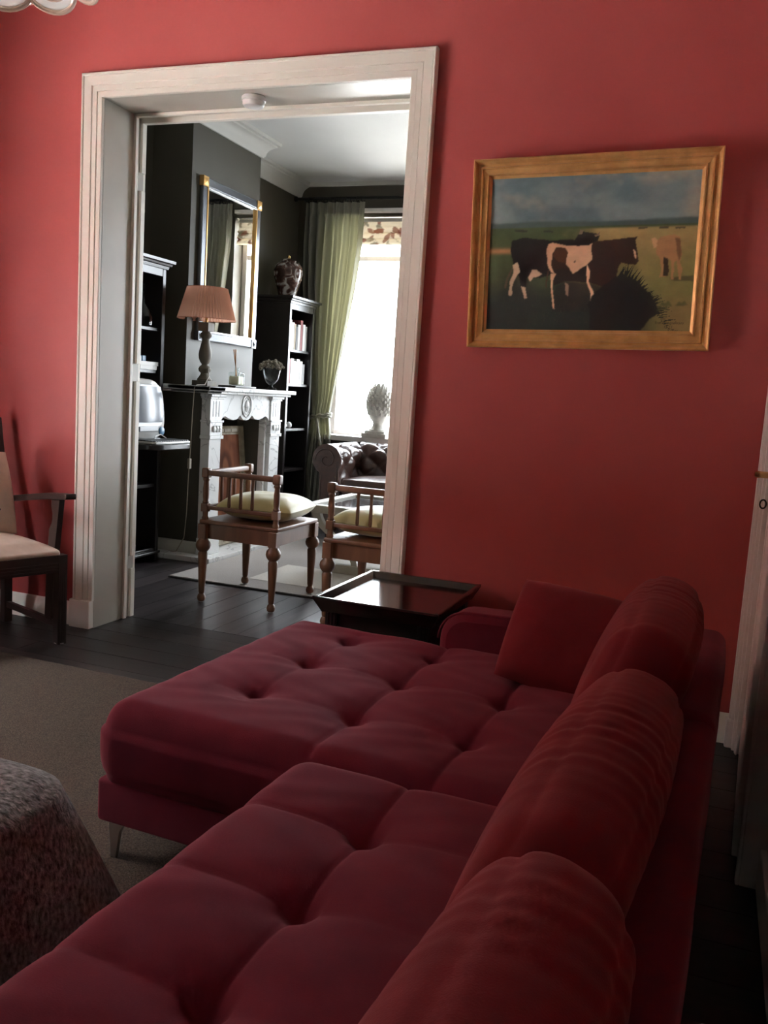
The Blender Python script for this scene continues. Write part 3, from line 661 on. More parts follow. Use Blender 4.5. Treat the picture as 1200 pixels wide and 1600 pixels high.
# ------------------------------------------------------------------ chandelier (only its lower glass loops reach the picture)
ch = thing('chandelier', 'ivory glass ceiling lamp of overlapping rounded petals above the carpet', 'chandelier', (-1.655, 1.70, 2.170))
MB().lathe([(0.05, 0.06), (0.012, 0.08), (0.010, 0.93), (0.05, 0.97), (0.06, 1.0)], n=16).build('stem', CHANDG, ch)
MB().lathe([(0.004, 0.03), (0.08, 0.035), (0.15, 0.055), (0.165, 0.075), (0.15, 0.065), (0.08, 0.045), (0.004, 0.04)], n=32).build('dish', WHITEP, ch)
NL = 10
PETAL = mat_transl('opal_glass', (0.85, 0.82, 0.78), (0.95, 0.92, 0.86), 0.55)
for k in range(NL):
    a = 2 * PI * k / NL + 0.35
    PMx = T(0.19 * math.cos(a), 0.19 * math.sin(a), 0.045) @ RZ(a) @ RY(0.75)
    def petal(u, v): 
        q = 2 * PI * u; r = v * 0.074; return (r * math.cos(q) * 0.95, r * math.sin(q), -0.012 * v * v)
    pe = reg(MB().grid(petal, 28, 6, M=PMx, closeu=True).build('petal', PETAL, ch, ang=80))
    for rr, tr_ in ((0.074, 0.0065), (0.046, 0.004)):
        MB().tube([PMx @ Vector((rr * 0.95 * math.cos(q), rr * math.sin(q), -0.012 * (rr / 0.074) ** 2)) for q in np.linspace(0, 2 * PI, 30, endpoint=False)], tr_, 8, closed=True).build('petal_rim', CHANDG, pe)

# ------------------------------------------------------------------ painting
pc = Vector((-0.522, YB - 0.03, 1.840)); PA = math.radians(1.37)
pt_ = thing('painting', 'oil painting of three cows in a meadow, in a wide gilt frame', 'painting', (pc.x, pc.y, pc.z))
PM = RY(-PA) @ RX(math.radians(2.2))
PW, PH = 0.924, 0.722
FP = [(0.0, 0.012), (0.0, -0.036), (0.004, -0.040), (0.009, -0.036), (0.017, -0.018), (0.026, -0.014), (0.029, -0.024), (0.034, -0.024), (0.037, -0.019), (0.053, -0.015), (0.055, -0.022), (0.059, -0.022), (0.062, -0.013), (0.074, -0.007), (0.074, 0.012)]
cs = [(-PW / 2, -PH / 2), (PW / 2, -PH / 2), (PW / 2, PH / 2), (-PW / 2, PH / 2)]; ss = [(1, 1), (-1, 1), (-1, -1), (1, -1)]
for i in range(4):
    A, B = cs[i], cs[(i + 1) % 4]; sa, sb = ss[i], ss[(i + 1) % 4]; k = len(FP)
    v = [(A[0] + sa[0] * a, d, A[1] + sa[1] * a) for a, d in FP] + [(B[0] + sb[0] * a, d, B[1] + sb[1] * a) for a, d in FP]
    MB(PM).add(v, [(j, (j + 1) % k, k + (j + 1) % k, k + j) for j in range(k)] + [tuple(range(k)), tuple(range(2 * k - 1, k - 1, -1))]).build('frame_rail', GOLD, pt_, ang=25)
CW, CHh = PW - 0.144, PH - 0.144
NX, NZ = 300, 222
def homography(src, dst):
    A = []
    for (x, y), (u, v) in zip(src, dst):
        A.append([x, y, 1, 0, 0, 0, -u * x, -u * y, -u]); A.append([0, 0, 0, x, y, 1, -v * x, -v * y, -v])
    return np.linalg.svd(np.array(A))[2][-1].reshape(3, 3)
HP = homography([(-4, -232), (1229, -294), (1146, 652), (-46, 648)], [(0, 0), (1, 0), (1, 1), (0, 1)])
def PU(poly):
    q = np.array([[x, y, 1] for x, y in poly]) @ HP.T; return q[:, :2] / q[:, 2:]
uu, vv = np.meshgrid(np.linspace(0, 1, NX + 1), np.linspace(1, 0, NZ + 1))   # v=0 top
rs = np.random.RandomState(4)
def vnoise(sx, sy, seed):
    r_ = np.random.RandomState(seed); g = r_.rand(sy + 2, sx + 2)
    fx_, fy_ = uu * sx, vv * sy; ix, iy = fx_.astype(int), fy_.astype(int); ax, ay = fx_ - ix, fy_ - iy
    ax, ay = ax * ax * (3 - 2 * ax), ay * ay * (3 - 2 * ay)
    return (g[iy, ix] * (1 - ax) + g[iy, ix + 1] * ax) * (1 - ay) + (g[iy + 1, ix] * (1 - ax) + g[iy + 1, ix + 1] * ax) * ay
def fbm(s, seed, st=1.0): return sum(vnoise(int(s * 2 ** k * st), int(s * 2 ** k), seed + k) / 2 ** k for k in range(4)) / 1.875
def lin(c): c = np.array(c, float) / 255; return np.where(c < 0.04045, c / 12.92, ((c + 0.055) / 1.055) ** 2.4)
img = np.zeros((NZ + 1, NX + 1, 3))
def paint(c, a): 
    global img
    img = img * (1 - a[..., None]) + lin(c) * a[..., None]
def sstep(a, b, x): t = np.clip((x - a) / (b - a), 0, 1); return t * t * (3 - 2 * t)
def blur(m):
    p = np.pad(m, 1, mode='edge'); return (p[1:-1, 1:-1] * 4 + p[:-2, 1:-1] + p[2:, 1:-1] + p[1:-1, :-2] + p[1:-1, 2:]) / 8
def fillp(poly, c, jit=0.0, nb=1, al=1.0, raw=False):
    P = poly if raw else PU(poly); m = np.zeros(uu.shape, bool); n = len(P)
    U = uu + (fbm(18, 77) - 0.5) * jit; V = vv + (fbm(18, 88) - 0.5) * jit
    for i in range(n):
        x0, y0 = P[i]; x1, y1 = P[(i + 1) % n]
        cnd = (y0 > V) != (y1 > V)
        with np.errstate(divide='ignore', invalid='ignore'): xx = (x1 - x0) * (V - y0) / (y1 - y0 + 1e-12) + x0
        m ^= cnd & (U < xx)
    a = m.astype(float)
    for _ in range(nb): a = blur(a)
    paint(c, a * al)
paint((104, 118, 118), np.ones(uu.shape)); cl = fbm(4, 10, 1.2)
paint((72, 90, 98), sstep(0.40, 0.62, fbm(3, 30)) * 0.7); paint((138, 134, 120), sstep(0.46, 0.72, cl) * sstep(0.0, 0.08, 0.27 - np.abs(vv - 0.1)) * 0.8)
hz = PU([(0, 50), (1200, 40)])[:, 1].mean()
paint((66, 80, 80), sstep(hz - 0.05, hz - 0.03, vv + (fbm(6, 50) - 0.5) * 0.03) )
paint((64, 76, 48), sstep(hz - 0.012, hz, vv)); 
paint((142, 124, 80), sstep(hz, hz + 0.02, vv) * sstep(0.36, 0.55, uu + (fbm(8, 61) - 0.5) * 0.2))
paint((112, 108, 64), sstep(0.45, 0.65, vv + (fbm(6, 63) - 0.5) * 0.2) * sstep(0.36, 0.5, uu))
paint((156, 112, 74), np.exp(-((vv - 0.475) / 0.018) ** 2) * sstep(0.22, 0.05, uu))
paint((68, 76, 50), sstep(0.49, 0.60, vv) * sstep(0.45, 0.2, uu)); 
paint((40, 44, 40), sstep(0.60, 0.85, vv + (fbm(7, 65) - 0.5) * 0.2 + 0.10 * (0.5 - uu)) * sstep(0.92, 0.68, uu))
paint((122, 104, 66), sstep(0.7, 0.9, vv) * sstep(0.80, 0.92, uu + (fbm(9, 66) - 0.5) * 0.15))
for (x, y) in ((150, 68), (170, 70), (320, 74), (880, 50), (1000, 48), (1095, 48)): fillp([(x - 30, y - 5), (x + 30, y - 6), (x + 28, y + 6), (x - 28, y + 6)], (48, 46, 36), 0.01, 1, 0.8)
BLK, BRN, WHT, TAN = (27, 23, 22), (50, 31, 24), (198, 160, 128), (150, 112, 76)
fillp([(1030, 338), (1170, 324), (1172, 358), (1040, 356)], (66, 58, 38), 0.01, 2, 0.8)
fillp([(105, 130), (180, 112), (330, 125), (480, 120), (500, 85), (530, 72), (600, 80), (620, 100), (610, 130), (560, 160), (400, 200), (330, 330), (270, 350), (200, 330), (190, 400), (160, 410), (152, 340), (118, 270), (103, 190)], BLK, 0.012)
fillp([(500, 90), (512, 62), (530, 66), (520, 90)], (110, 96, 80), 0, 0); fillp([(592, 92), (612, 88), (630, 66), (620, 96), (600, 104)], (110, 96, 80), 0, 0)
fillp([(60, 402), (72, 352), (112, 278), (120, 285), (84, 360), (72, 410)], (86, 74, 56), 0.0, 1)
fillp([(112, 275), (138, 258), (160, 310), (140, 330), (118, 370), (106, 400), (108, 452), (86, 446), (94, 372), (116, 315)], (170, 146, 120), 0.01)
fillp([(160, 395), (184, 402), (196, 466), (180, 468)], (176, 152, 126), 0.006); fillp([(203, 345), (228, 295), (258, 300), (284, 326), (262, 338), (232, 342), (215, 366)], (176, 148, 124), 0.012)
fillp([(430, 375), (560, 372), (640, 395), (640, 540), (330, 540), (360, 400)], (44, 38, 36), 0.03, 3, 0.7)
fillp([(308, 175), (325, 145), (350, 136), (420, 150), (560, 155), (600, 132), (690, 120), (755, 112), (820, 106), (846, 98), (832, 122), (846, 190), (850, 245), (832, 266), (790, 262), (750, 255), (728, 290), (722, 370), (640, 395), (560, 372), (430, 362), (350, 392), (340, 330), (312, 260)], BRN, 0.008)
fillp([(420, 290), (470, 320), (545, 275), (560, 370), (430, 362), (352, 390), (350, 300)], (40, 30, 26), 0.02, 2)
fillp([(600, 150), (700, 130), (720, 200), (700, 320), (600, 330)], (46, 32, 28), 0.04, 3, 0.8)
fillp([(310, 178), (328, 145), (350, 137), (430, 152), (560, 156), (584, 140), (572, 185), (580, 235), (545, 268), (502, 292), (462, 320), (448, 290), (424, 258), (436, 195), (418, 168), (372, 163), (346, 208), (340, 270), (358, 318), (340, 312), (316, 260)], WHT, 0.014)
fillp([(368, 166), (420, 166), (436, 195), (424, 258), (380, 250), (345, 212)], (74, 44, 28), 0.012); fillp([(470, 250), (482, 240), (478, 262)], (80, 50, 34), 0, 1)
fillp([(334, 320), (368, 318), (350, 352), (344, 392), (356, 528), (346, 524), (334, 400)], WHT, 0.006)
fillp([(548, 262), (568, 308), (558, 366), (592, 440), (586, 546), (572, 544), (568, 425), (545, 372)], (206, 172, 140), 0.006)
fillp([(420, 372), (440, 382), (436, 452), (422, 442)], (150, 124, 104), 0.004); fillp([(820, 172), (834, 186), (840, 232), (830, 226)], (200, 168, 140), 0, 1)
fillp([(302, 390), (318, 300), (326, 300), (314, 370), (310, 408)], (70, 48, 36), 0, 1)
fillp([(955, 130), (985, 100), (1060, 88), (1096, 102), (1105, 200), (1095, 250), (1110, 290), (1096, 352), (1084, 350), (1076, 240), (1060, 252), (1052, 352), (1036, 350), (1042, 240), (1022, 228), (1020, 330), (968, 340), (984, 300), (978, 236), (958, 200)], TAN, 0.008)
fillp([(928, 112), (950, 104), (962, 120), (958, 162), (940, 170)], (176, 140, 104), 0.006); fillp([(1000, 220), (1026, 228), (1022, 330), (990, 330)], (52, 40, 30), 0.01); fillp([(1074, 110), (1100, 110), (1104, 200), (1090, 250), (1078, 180)], (104, 74, 50), 0.02, 2)
fillp([(600, 420), (700, 340), (745, 330), (800, 345), (870, 385), (930, 440), (945, 500), (960, 540), (900, 600), (860, 650), (560, 650), (560, 500)], (30, 27, 26), 0.03, 2)
for k in range(80):
    t = k / 45; bx_, by_ = 735 + 215 * t, 335 + 190 * t ** 1.5; an = -1.4 + 1.5 * t + rs.uniform(-0.35, 0.35); ln = rs.uniform(35, 105)
    ex, ey = bx_ + math.cos(an) * ln, by_ + math.sin(an) * ln
    fillp([(bx_ - 14, by_ + 14), (bx_ + 4, by_ + 20), (ex, ey)], (32, 30, 28), 0, 0)
for k in range(70):
    x, y = rs.uniform(10, 560), rs.uniform(470, 640); fillp([(x, y), (x + 5, y), (x + rs.uniform(-8, 12), y - rs.uniform(14, 36))], (58, 60, 46), 0, 1, 0.5)
for (x, y) in ((1000, 495), (1095, 490), (985, 520)): fillp([(x - 40, y + 10), (x - 20, y - 15), (x, y - 5), (x + 20, y - 20), (x + 42, y + 12)], (62, 66, 40), 0.03, 2, 0.7)
def stroke(p0, p1, w, c): 
    d = np.array(p1, float) - p0; n_ = np.array([-d[1], d[0]]) / (np.hypot(*d) + 1e-9) * w
    fillp([tuple(np.array(p0) + n_), tuple(np.array(p1) + n_), tuple(np.array(p1) - n_), tuple(np.array(p0) - n_)], c, 0, 0, 0.7)
sgx = 945
for k in range(16):     # worn signature and year, as strokes of dark paint
    h_ = 20 if k in (0, 3, 5, 11) else 11
    stroke((sgx, 612), (sgx + 5, 612 - h_), 2.2, (66, 54, 34)); stroke((sgx + 5, 612 - h_), (sgx + 8, 610), 1.8, (66, 54, 34)); sgx += 10.6
for k, xx in enumerate((1000, 1012, 1026, 1040)): stroke((xx, 638), (xx + 1 + 2 * (k > 0), 622), 2.2, (66, 54, 34)); 
img *= 1.5 * (0.86 + 0.28 * fbm(30, 90))[..., None]
b = MB(PM); b.grid(lambda u, v: ((u - 0.5) * CW, -0.0085, (v - 0.5) * CHh), NX, NZ)
b.col = np.concatenate([img.reshape(-1, 3), np.ones((img.shape[0] * img.shape[1], 1))], axis=1)
b.build('canvas', mat_attr('oil_paint', 0.42, 0.35, 160), pt_, ang=80)

# ================================================================== FAR ROOM
# ------------------------------------------------------------------ rug
rg = thing('rug', 'grey block-patterned rug in the far room', 'rug', (-2.0, 5.9, 0))
MB().box((-1.2, -1.10, 0.0), (1.15, 0.89, 0.008)).build('backing', RUGD, rg, smooth=False)
MB().box((-1.195, -1.09, 0.008), (1.145, 0.885, 0.012)).build('ground_weave', RUGB, rg, smooth=False)
for (x0, y0, x1, y1) in ((-0.74, -0.87, 0.15, -0.30), (-0.55, -0.1, 0.4, 0.55), (0.4, -0.9, 1.0, -0.3)):
    MB().box((x0, y0, 0.012), (x1, y1, 0.0135)).build('pale_block', RUGL, rg, smooth=False)

# ------------------------------------------------------------------ marble mantelpiece
mt = thing('mantelpiece', 'white veined marble mantelpiece on the dark chimney breast', 'mantelpiece', (-3.42, 5.93, 0))
MXF = -3.30; P0, P1, P2, P3 = 5.40, 5.555, 6.305, 6.465
def wb(name, boxes, m, par, bevel=0.003):
    b = MB()
    for lo, hi in boxes: b.box(lo, hi)
    return b.build(name, m, par, world=True, smooth=False, bevel=bevel)
hs = wb('hearth_slab', [((CX - 0.32, 5.30, 0.0), (-3.205, 6.56, 0.04))], MARBLE, mt, 0.004)
for (a, c) in ((P0, P1), (P2, P3)):
    pl = reg(wb('pilaster', [((-3.372, a, 0.04), (MXF, c, 0.875)), ((-3.372, a, 0.985), (MXF, c, 1.165))], MARBLE, mt))
    wb('pilaster_block', [((-3.372, a - 0.006, 0.893), (MXF + 0.006, c + 0.006, 0.985)), ((-3.372, a - 0.014, 0.868), (MXF + 0.014, c + 0.014, 0.893)), ((-3.372, a - 0.014, 0.985), (MXF + 0.014, c + 0.014, 1.000))], MARBLE, pl)
    wb('pilaster_base', [((-3.372, a - 0.012, 0.04), (MXF + 0.012, c + 0.012, 0.16))], MARBLE, pl)
    wb('pilaster_capital', [((-3.372, a - 0.010, 1.150), (MXF + 0.010, c + 0.010, 1.165)), ((-3.372, a - 0.022, 1.165), (MXF + 0.022, c + 0.022, 1.185))], MARBLE, pl)
    w_ = c - a
    for q in (0.25, 0.5, 0.75):
        yq = a + w_ * q
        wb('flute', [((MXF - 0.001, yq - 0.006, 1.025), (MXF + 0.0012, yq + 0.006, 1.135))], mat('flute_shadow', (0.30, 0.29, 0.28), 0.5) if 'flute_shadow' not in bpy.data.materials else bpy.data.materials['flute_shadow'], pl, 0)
        MB().lathe([(0.0, 0.0), (0.014, 0.0), (0.019, 0.006), (0.014, 0.016), (0.0, 0.020)], n=14, M=T(MXF + 0.004, yq, 0.940) @ RY(PI / 2) @ Matrix.Diagonal((1.35, 1, 1, 1)), cap=False).build('bead', MARBLE, pl, world=True)
# frieze with scalloped lower edge
yl, yr = P1, P2; zc_ = 1.0
def scal(y):
    t = (y - yl) / (yr - yl); pts = [(0, 0.965), (0.035, 1.012), (0.09, 1.030), (0.16, 1.012), (0.24, 1.000), (0.32, 1.006), (0.375, 1.034), (0.385, 1.034), (0.44, 1.002), (0.5, 0.998), (0.56, 1.004), (0.615, 1.034), (0.625, 1.034), (0.68, 1.006), (0.76, 1.000), (0.84, 1.012), (0.91, 1.030), (0.965, 1.012), (1, 0.965)]
    return np.interp(t, [p[0] for p in pts], [p[1] for p in pts])
n_ = 60; ys_ = np.linspace(yl, yr, n_ + 1); v = []; f = []
for xx in (MXF - 0.012, MXF - 0.05):
    for q in ys_: v += [(xx, q, float(scal(q))), (xx, q, 1.19)]
o_ = 2 * (n_ + 1)
for i in range(n_):
    a = 2 * i; f += [(a, a + 2, a + 3, a + 1), (o_ + a, o_ + a + 1, o_ + a + 3, o_ + a + 2), (a, o_ + a, o_ + a + 2, a + 2), (a + 1, a + 3, o_ + a + 3, o_ + a + 1)]
fz = reg(MB().add(v, f).build('frieze', MARBLE, mt, world=True, ang=30))
yo = (yl + yr) / 2
for r0, r1, d0, d1 in ((0.048, 0.058, 0.004, 0.010), (0.036, 0.043, 0.003, 0.006)):
    MB().tube([(MXF - 0.012 + d0, yo + r1 * math.cos(a) * 1.15, 1.105 + r1 * 1.42 * math.sin(a)) for a in np.linspace(0, 2 * PI, 40, endpoint=False)], 0.006 if r0 > 0.04 else 0.004, 6, closed=True).build('medallion_ring', MARBLE, fz, world=True)
MB().lathe([(0.030, 0.0), (0.028, 0.008), (0.018, 0.015), (0.006, 0.018)], n=24, M=T(MXF - 0.012, yo, 1.105) @ RY(PI / 2) @ Matrix.Diagonal((1.5, 1.0, 1, 1))).build('medallion', MARBLE, fz, world=True)
for q in (P1, P2 - 0.035): wb('inner_jamb', [((-3.385, q, 0.04), (MXF - 0.03, q + 0.035, 1.0))], MARBLE, mt)
wb('mantel_shelf', [((CX - 0.14, 5.225, 1.205), (-3.205, 5.438, 1.236)), ((CX, 5.225, 1.205), (-3.205, 6.55, 1.236)), ((CX, 5.26, 1.186), (-3.235, 6.515, 1.206)), ((CX - 0.14, 5.26, 1.186), (-3.235, 5.438, 1.206))], MARBLE, mt, 0.006)

# framed print standing in the hearth
fp = thing('framed_print', 'brown chalk portrait in a blocky bone-coloured frame standing in the fireplace', 'picture', (-3.43, 5.985, 0.04))
FM = RY(math.radians(-6))
pw, ph = 0.50, 0.905
FR2 = [(0, 0.0), (0, 0.020), (0.010, 0.026), (0.020, 0.022), (0.050, 0.018), (0.056, 0.012), (0.066, 0.012), (0.070, 0.004), (0.070, 0.0)]
cs = [(-pw / 2, 0), (pw / 2, 0), (pw / 2, ph), (-pw / 2, ph)]
bone = mat('bone_inlay', (0.30, 0.25, 0.17), 0.45, c2=(0.20, 0.155, 0.10), scale=22)
for i in range(4):
    A, B = cs[i], cs[(i + 1) % 4]; sa, sb = ss[i], ss[(i + 1) % 4]; k = len(FR2)
    v = [(d, A[0] + sa[0] * a, A[1] + sa[1] * a) for a, d in FR2] + [(d, B[0] + sb[0] * a, B[1] + sb[1] * a) for a, d in FR2]
    rl = reg(MB(FM).add(v, [(j, (j + 1) % k, k + (j + 1) % k, k + j) for j in range(k)] + [tuple(range(k)), tuple(range(2 * k - 1, k - 1, -1))]).build('frame_rail', bone, fp, ang=25))
    L_ = math.dist(A, B); nb = int(L_ / 0.085)
    for j in range(nb):
        t0, t1 = (j + 0.06) / nb, (j + 0.94) / nb
        def pp(t, a): return (A[0] + (B[0] - A[0]) * t, A[1] + (B[1] - A[1]) * t, a)
        ix, iz = ((0, 1), (-1, 0), (0, -1), (1, 0))[i]
        if (t0 * L_ > 0.07 and t1 * L_ < L_ - 0.07):
            p0, p1 = pp(t0, 0), pp(t1, 0); q = [(p0[0] + ix * 0.023, p0[1] + iz * 0.023), (p1[0] + ix * 0.047, p1[1] + iz * 0.047)]
            (ya, za), (yb, zb) = q; MB(FM).box((0.018, min(ya, yb), min(za, zb)), (0.0235, max(ya, yb), max(za, zb))).build('inlay_block', bone, rl, smooth=False, bevel=0.002)
NXp, NZp = 60, 110
uu, vv = np.meshgrid(np.linspace(0, 1, NXp + 1), np.linspace(1, 0, NZp + 1)); img = np.zeros((NZp + 1, NXp + 1, 3))
paint((112, 66, 44), np.ones(uu.shape)); paint((84, 46, 31), sstep(0.45, 0.7, fbm(4, 200)) * 0.7); paint((126, 77, 53), sstep(0.55, 0.75, fbm(3, 220)) * 0.6)
def ell(cx, cy, rx, ry, c, al, s_=0.5): paint(c, al * sstep(1 + s_, 1 - s_, ((uu - cx) / rx) ** 2 + ((vv - cy) / ry) ** 2))
ell(0.42, 0.32, 0.24, 0.16, (66, 35, 24), 0.8); ell(0.40, 0.34, 0.12, 0.11, (122, 77, 54), 0.8); ell(0.45, 0.62, 0.30, 0.16, (98, 58, 40), 0.6)
b = MB(FM); b.grid(lambda u, v: (0.0105, (u - 0.5) * (pw - 0.136), ph / 2 + (v - 0.5) * (ph - 0.136)), NXp, NZp)
b.col = np.concatenate([img.reshape(-1, 3), np.ones((img.shape[0] * img.shape[1], 1))], axis=1); b.build('print', mat_attr('chalk_print', 0.7, spec=0.08), fp, ang=80)
MB(FM).box((-0.006, -pw / 2 + 0.01, 0.01), (0.003, pw / 2 - 0.01, ph - 0.01)).build('backing_board', HEARTHD, fp, smooth=False)

# ------------------------------------------------------------------ mirror over the mantel
mr = thing('wall_mirror', 'tall mirror with silver frame and gilt corner blocks over the mantelpiece', 'mirror', (CX + 0.004, 5.955, 1.558))
mw_, mh = 0.842, 1.128; FW = 0.062
MB().box((0.002, -mw_ / 2 + 0.02, 0.02), (0.016, mw_ / 2 - 0.02, mh - 0.02)).build('mirror_glass', MIRROR, mr, smooth=False)
for (y0, z0, y1, z1) in ((-mw_ / 2, FW, -mw_ / 2 + FW, mh - FW), (mw_ / 2 - FW, FW, mw_ / 2, mh - FW), (-mw_ / 2 + FW, 0, mw_ / 2 - FW, FW), (-mw_ / 2 + FW, mh - FW, mw_ / 2 - FW, mh)):
    MB().box((0.0, y0, z0), (0.030, y1, z1)).build('frame_rail', SILVERF, mr, smooth=False, bevel=0.008)
gi = 0.012
for (y0, z0, y1, z1) in ((-mw_ / 2 + FW - 0.004, FW - 0.004, -mw_ / 2 + FW + gi, mh - FW), (mw_ / 2 - FW - gi, FW - 0.004, mw_ / 2 - FW + 0.004, mh - FW)):
    MB().box((0.014, y0, z0), (0.034, y1, z1)).build('gilt_slip', GOLD2, mr, smooth=False, bevel=0.004)
for (y0, z0, y1, z1) in ((-mw_ / 2 + FW, FW - 0.004, mw_ / 2 - FW, FW + gi), (-mw_ / 2 + FW, mh - FW - gi, mw_ / 2 - FW, mh - FW + 0.004)):
    MB().box((0.014, y0, z0), (0.034, y1, z1)).build('silver_slip', mat('pale_silver_slip', (0.62, 0.62, 0.62), 0.25, 0.6), mr, smooth=False, bevel=0.004)
for sy in (-1, 1):
    for z in (FW / 2, mh - FW / 2):
        ya = sy * (mw_ / 2 - FW / 2)
        MB().cbox((0.017, ya, z), (0.036, FW + 0.006, FW + 0.006)).add([(0.035, ya - 0.025, z - 0.025), (0.035, ya + 0.025, z - 0.025), (0.035, ya + 0.025, z + 0.025), (0.035, ya - 0.025, z + 0.025), (0.046, ya, z)], [(0, 1, 4), (1, 2, 4), (2, 3, 4), (3, 0, 4)]).build('corner_block', GOLD2 if z > 0.5 else SILVERF, mr, smooth=False, bevel=0.001)

# ------------------------------------------------------------------ table lamp on the mantel
lp = thing('table_lamp', 'baluster table lamp with a pleated salmon shade on the mantel', 'lamp', (-3.37, 5.42, 1.236))
MB().cbox((0, 0, 0.018), (0.125, 0.125, 0.036)).build('plinth', STONEW, lp, smooth=False, bevel=0.003)
MB().lathe([(0.050, 0.036), (0.052, 0.045), (0.040, 0.060), (0.028, 0.080), (0.026, 0.088), (0.040, 0.100), (0.044, 0.118), (0.036, 0.134), (0.024, 0.142), (0.022, 0.150), (0.034, 0.165), (0.043, 0.190), (0.046, 0.215), (0.042, 0.245), (0.034, 0.275), (0.028, 0.305), (0.027, 0.325), (0.036, 0.335), (0.042, 0.348), (0.036, 0.362), (0.028, 0.370), (0.028, 0.378)], n=24).build('baluster', STONEW, lp)
MB().cbox((0, 0, 0.405), (0.082, 0.082, 0.062)).build('block', STONEW, lp, smooth=False, bevel=0.003)
MB().lathe([(0.010, 0.436), (0.010, 0.52), (0.016, 0.525), (0.016, 0.56)], n=12).build('socket', BRASS, lp)
NPL = 56
def shade(u, v):
    a = 2 * PI * u; r = 0.196 - 0.062 * v + (0.006 if int(round(u * NPL * 2)) % 2 else -0.006); return (r * math.cos(a), r * math.sin(a), 0.455 + 0.215 * v)
shd = reg(MB().grid(shade, NPL * 2, 4, closeu=True).build('lamp_shade', mat_transl('salmon_pleats', (0.70, 0.42, 0.31), (0.85, 0.52, 0.38), 0.35), lp, ang=10))
for r_t, z_t in ((0.197, 0.456), (0.135, 0.669)): MB().tube([(r_t * math.cos(a), r_t * math.sin(a), z_t) for a in np.linspace(0, 2 * PI, 40, endpoint=False)], 0.003, 6, closed=True).build('shade_trim', PINKSH, shd)
cord = [(-3.33, 5.40, 1.36), (-3.315, 5.385, 1.30), (-3.31, 5.33, 1.243), (-3.315, 5.24, 1.241), (-3.32, 5.219, 1.22), (-3.33, 5.222, 1.05), (-3.345, 5.235, 0.80), (-3.37, 5.26, 0.60), (-3.40, 5.30, 0.35), (-3.44, 5.34, 0.16), (-3.52, 5.37, 0.05), (-3.64, 5.40, 0.03)]
MB().tube(cord, 0.0035, 6).build('cord', CABLE, lp, world=True)
MB().cbox((-3.357, 5.247, 0.70), (0.02, 0.026, 0.07)).build('cord_switch', CABLE, lp, world=True, smooth=False, bevel=0.004)

# reed diffuser on its tray
tr = tag(MB().rbox((-0.085, -0.155, 0.0), (0.06, 0.155, 0.014), 0.005, n=2, seg=(2, 2, 1), M=T(0, 0, 0)).build('tray', BLACKW), 'small black tray on the mantel shelf under the reed diffuser', 'tray'); tr.location = (-3.31, 5.80, 1.2365)
rd = thing('reed_diffuser', 'square glass reed diffuser with brown sticks on the mantel tray', 'reed diffuser', (-3.315, 5.765, 1.2505))
MB().rbox((-0.046, -0.046, 0.0), (0.046, 0.046, 0.098), 0.012, n=3, seg=(2, 2, 2)).lathe([(0.02, 0.096), (0.018, 0.105), (0.018, 0.125), (0.021, 0.127), (0.021, 0.133)], n=16).build('bottle', CLEAR, rd)
MB().rbox((-0.040, -0.040, 0.006), (0.040, 0.040, 0.070), 0.010, n=2, seg=(2, 2, 2)).build('oil', OIL, rd)
for k, (dx, dy) in enumerate(((0.012, -0.045), (-0.012, -0.035), (0.02, -0.055), (0.0, -0.04))): MB().tube([(-dx * 0.5, 0.01, 0.02), (dx, dy, 0.26)], 0.0028, 6).build('reed', REED, rd)

# glass urn with dried flowers
gv = thing('glass_urn', 'footed glass urn of dried flower heads on the mantel end', 'vase', (-3.32, 6.32, 1.236))
MB().lathe([(0.048, 0.0), (0.050, 0.006), (0.030, 0.016), (0.014, 0.028), (0.014, 0.040), (0.036, 0.055), (0.056, 0.085), (0.064, 0.12), (0.070, 0.155), (0.080, 0.172), (0.076, 0.172), (0.066, 0.155), (0.060, 0.12), (0.050, 0.088), (0.0, 0.062)], n=32, cap=False).build('bowl', mat_glass('pale_glass', (0.80, 0.82, 0.82)), gv)
r_ = random.Random(2); b = MB()
for k in range(70):
    a = r_.uniform(0, 2 * PI); q = math.sqrt(r_.random()) * 0.095; s = r_.uniform(0.012, 0.022); z = 0.175 + 0.042 * (1 - (q / 0.095) ** 2) + r_.uniform(-0.012, 0.012)
    b.lathe([(0.002, -s), (s * 0.8, -s * 0.5), (s, 0), (s * 0.7, s * 0.6), (0.002, s * 0.9)], c=(q * math.cos(a), q * math.sin(a), z), n=6)
tag(b.build('dried_flowers', MOSS, gv, ang=20), kind='stuff')

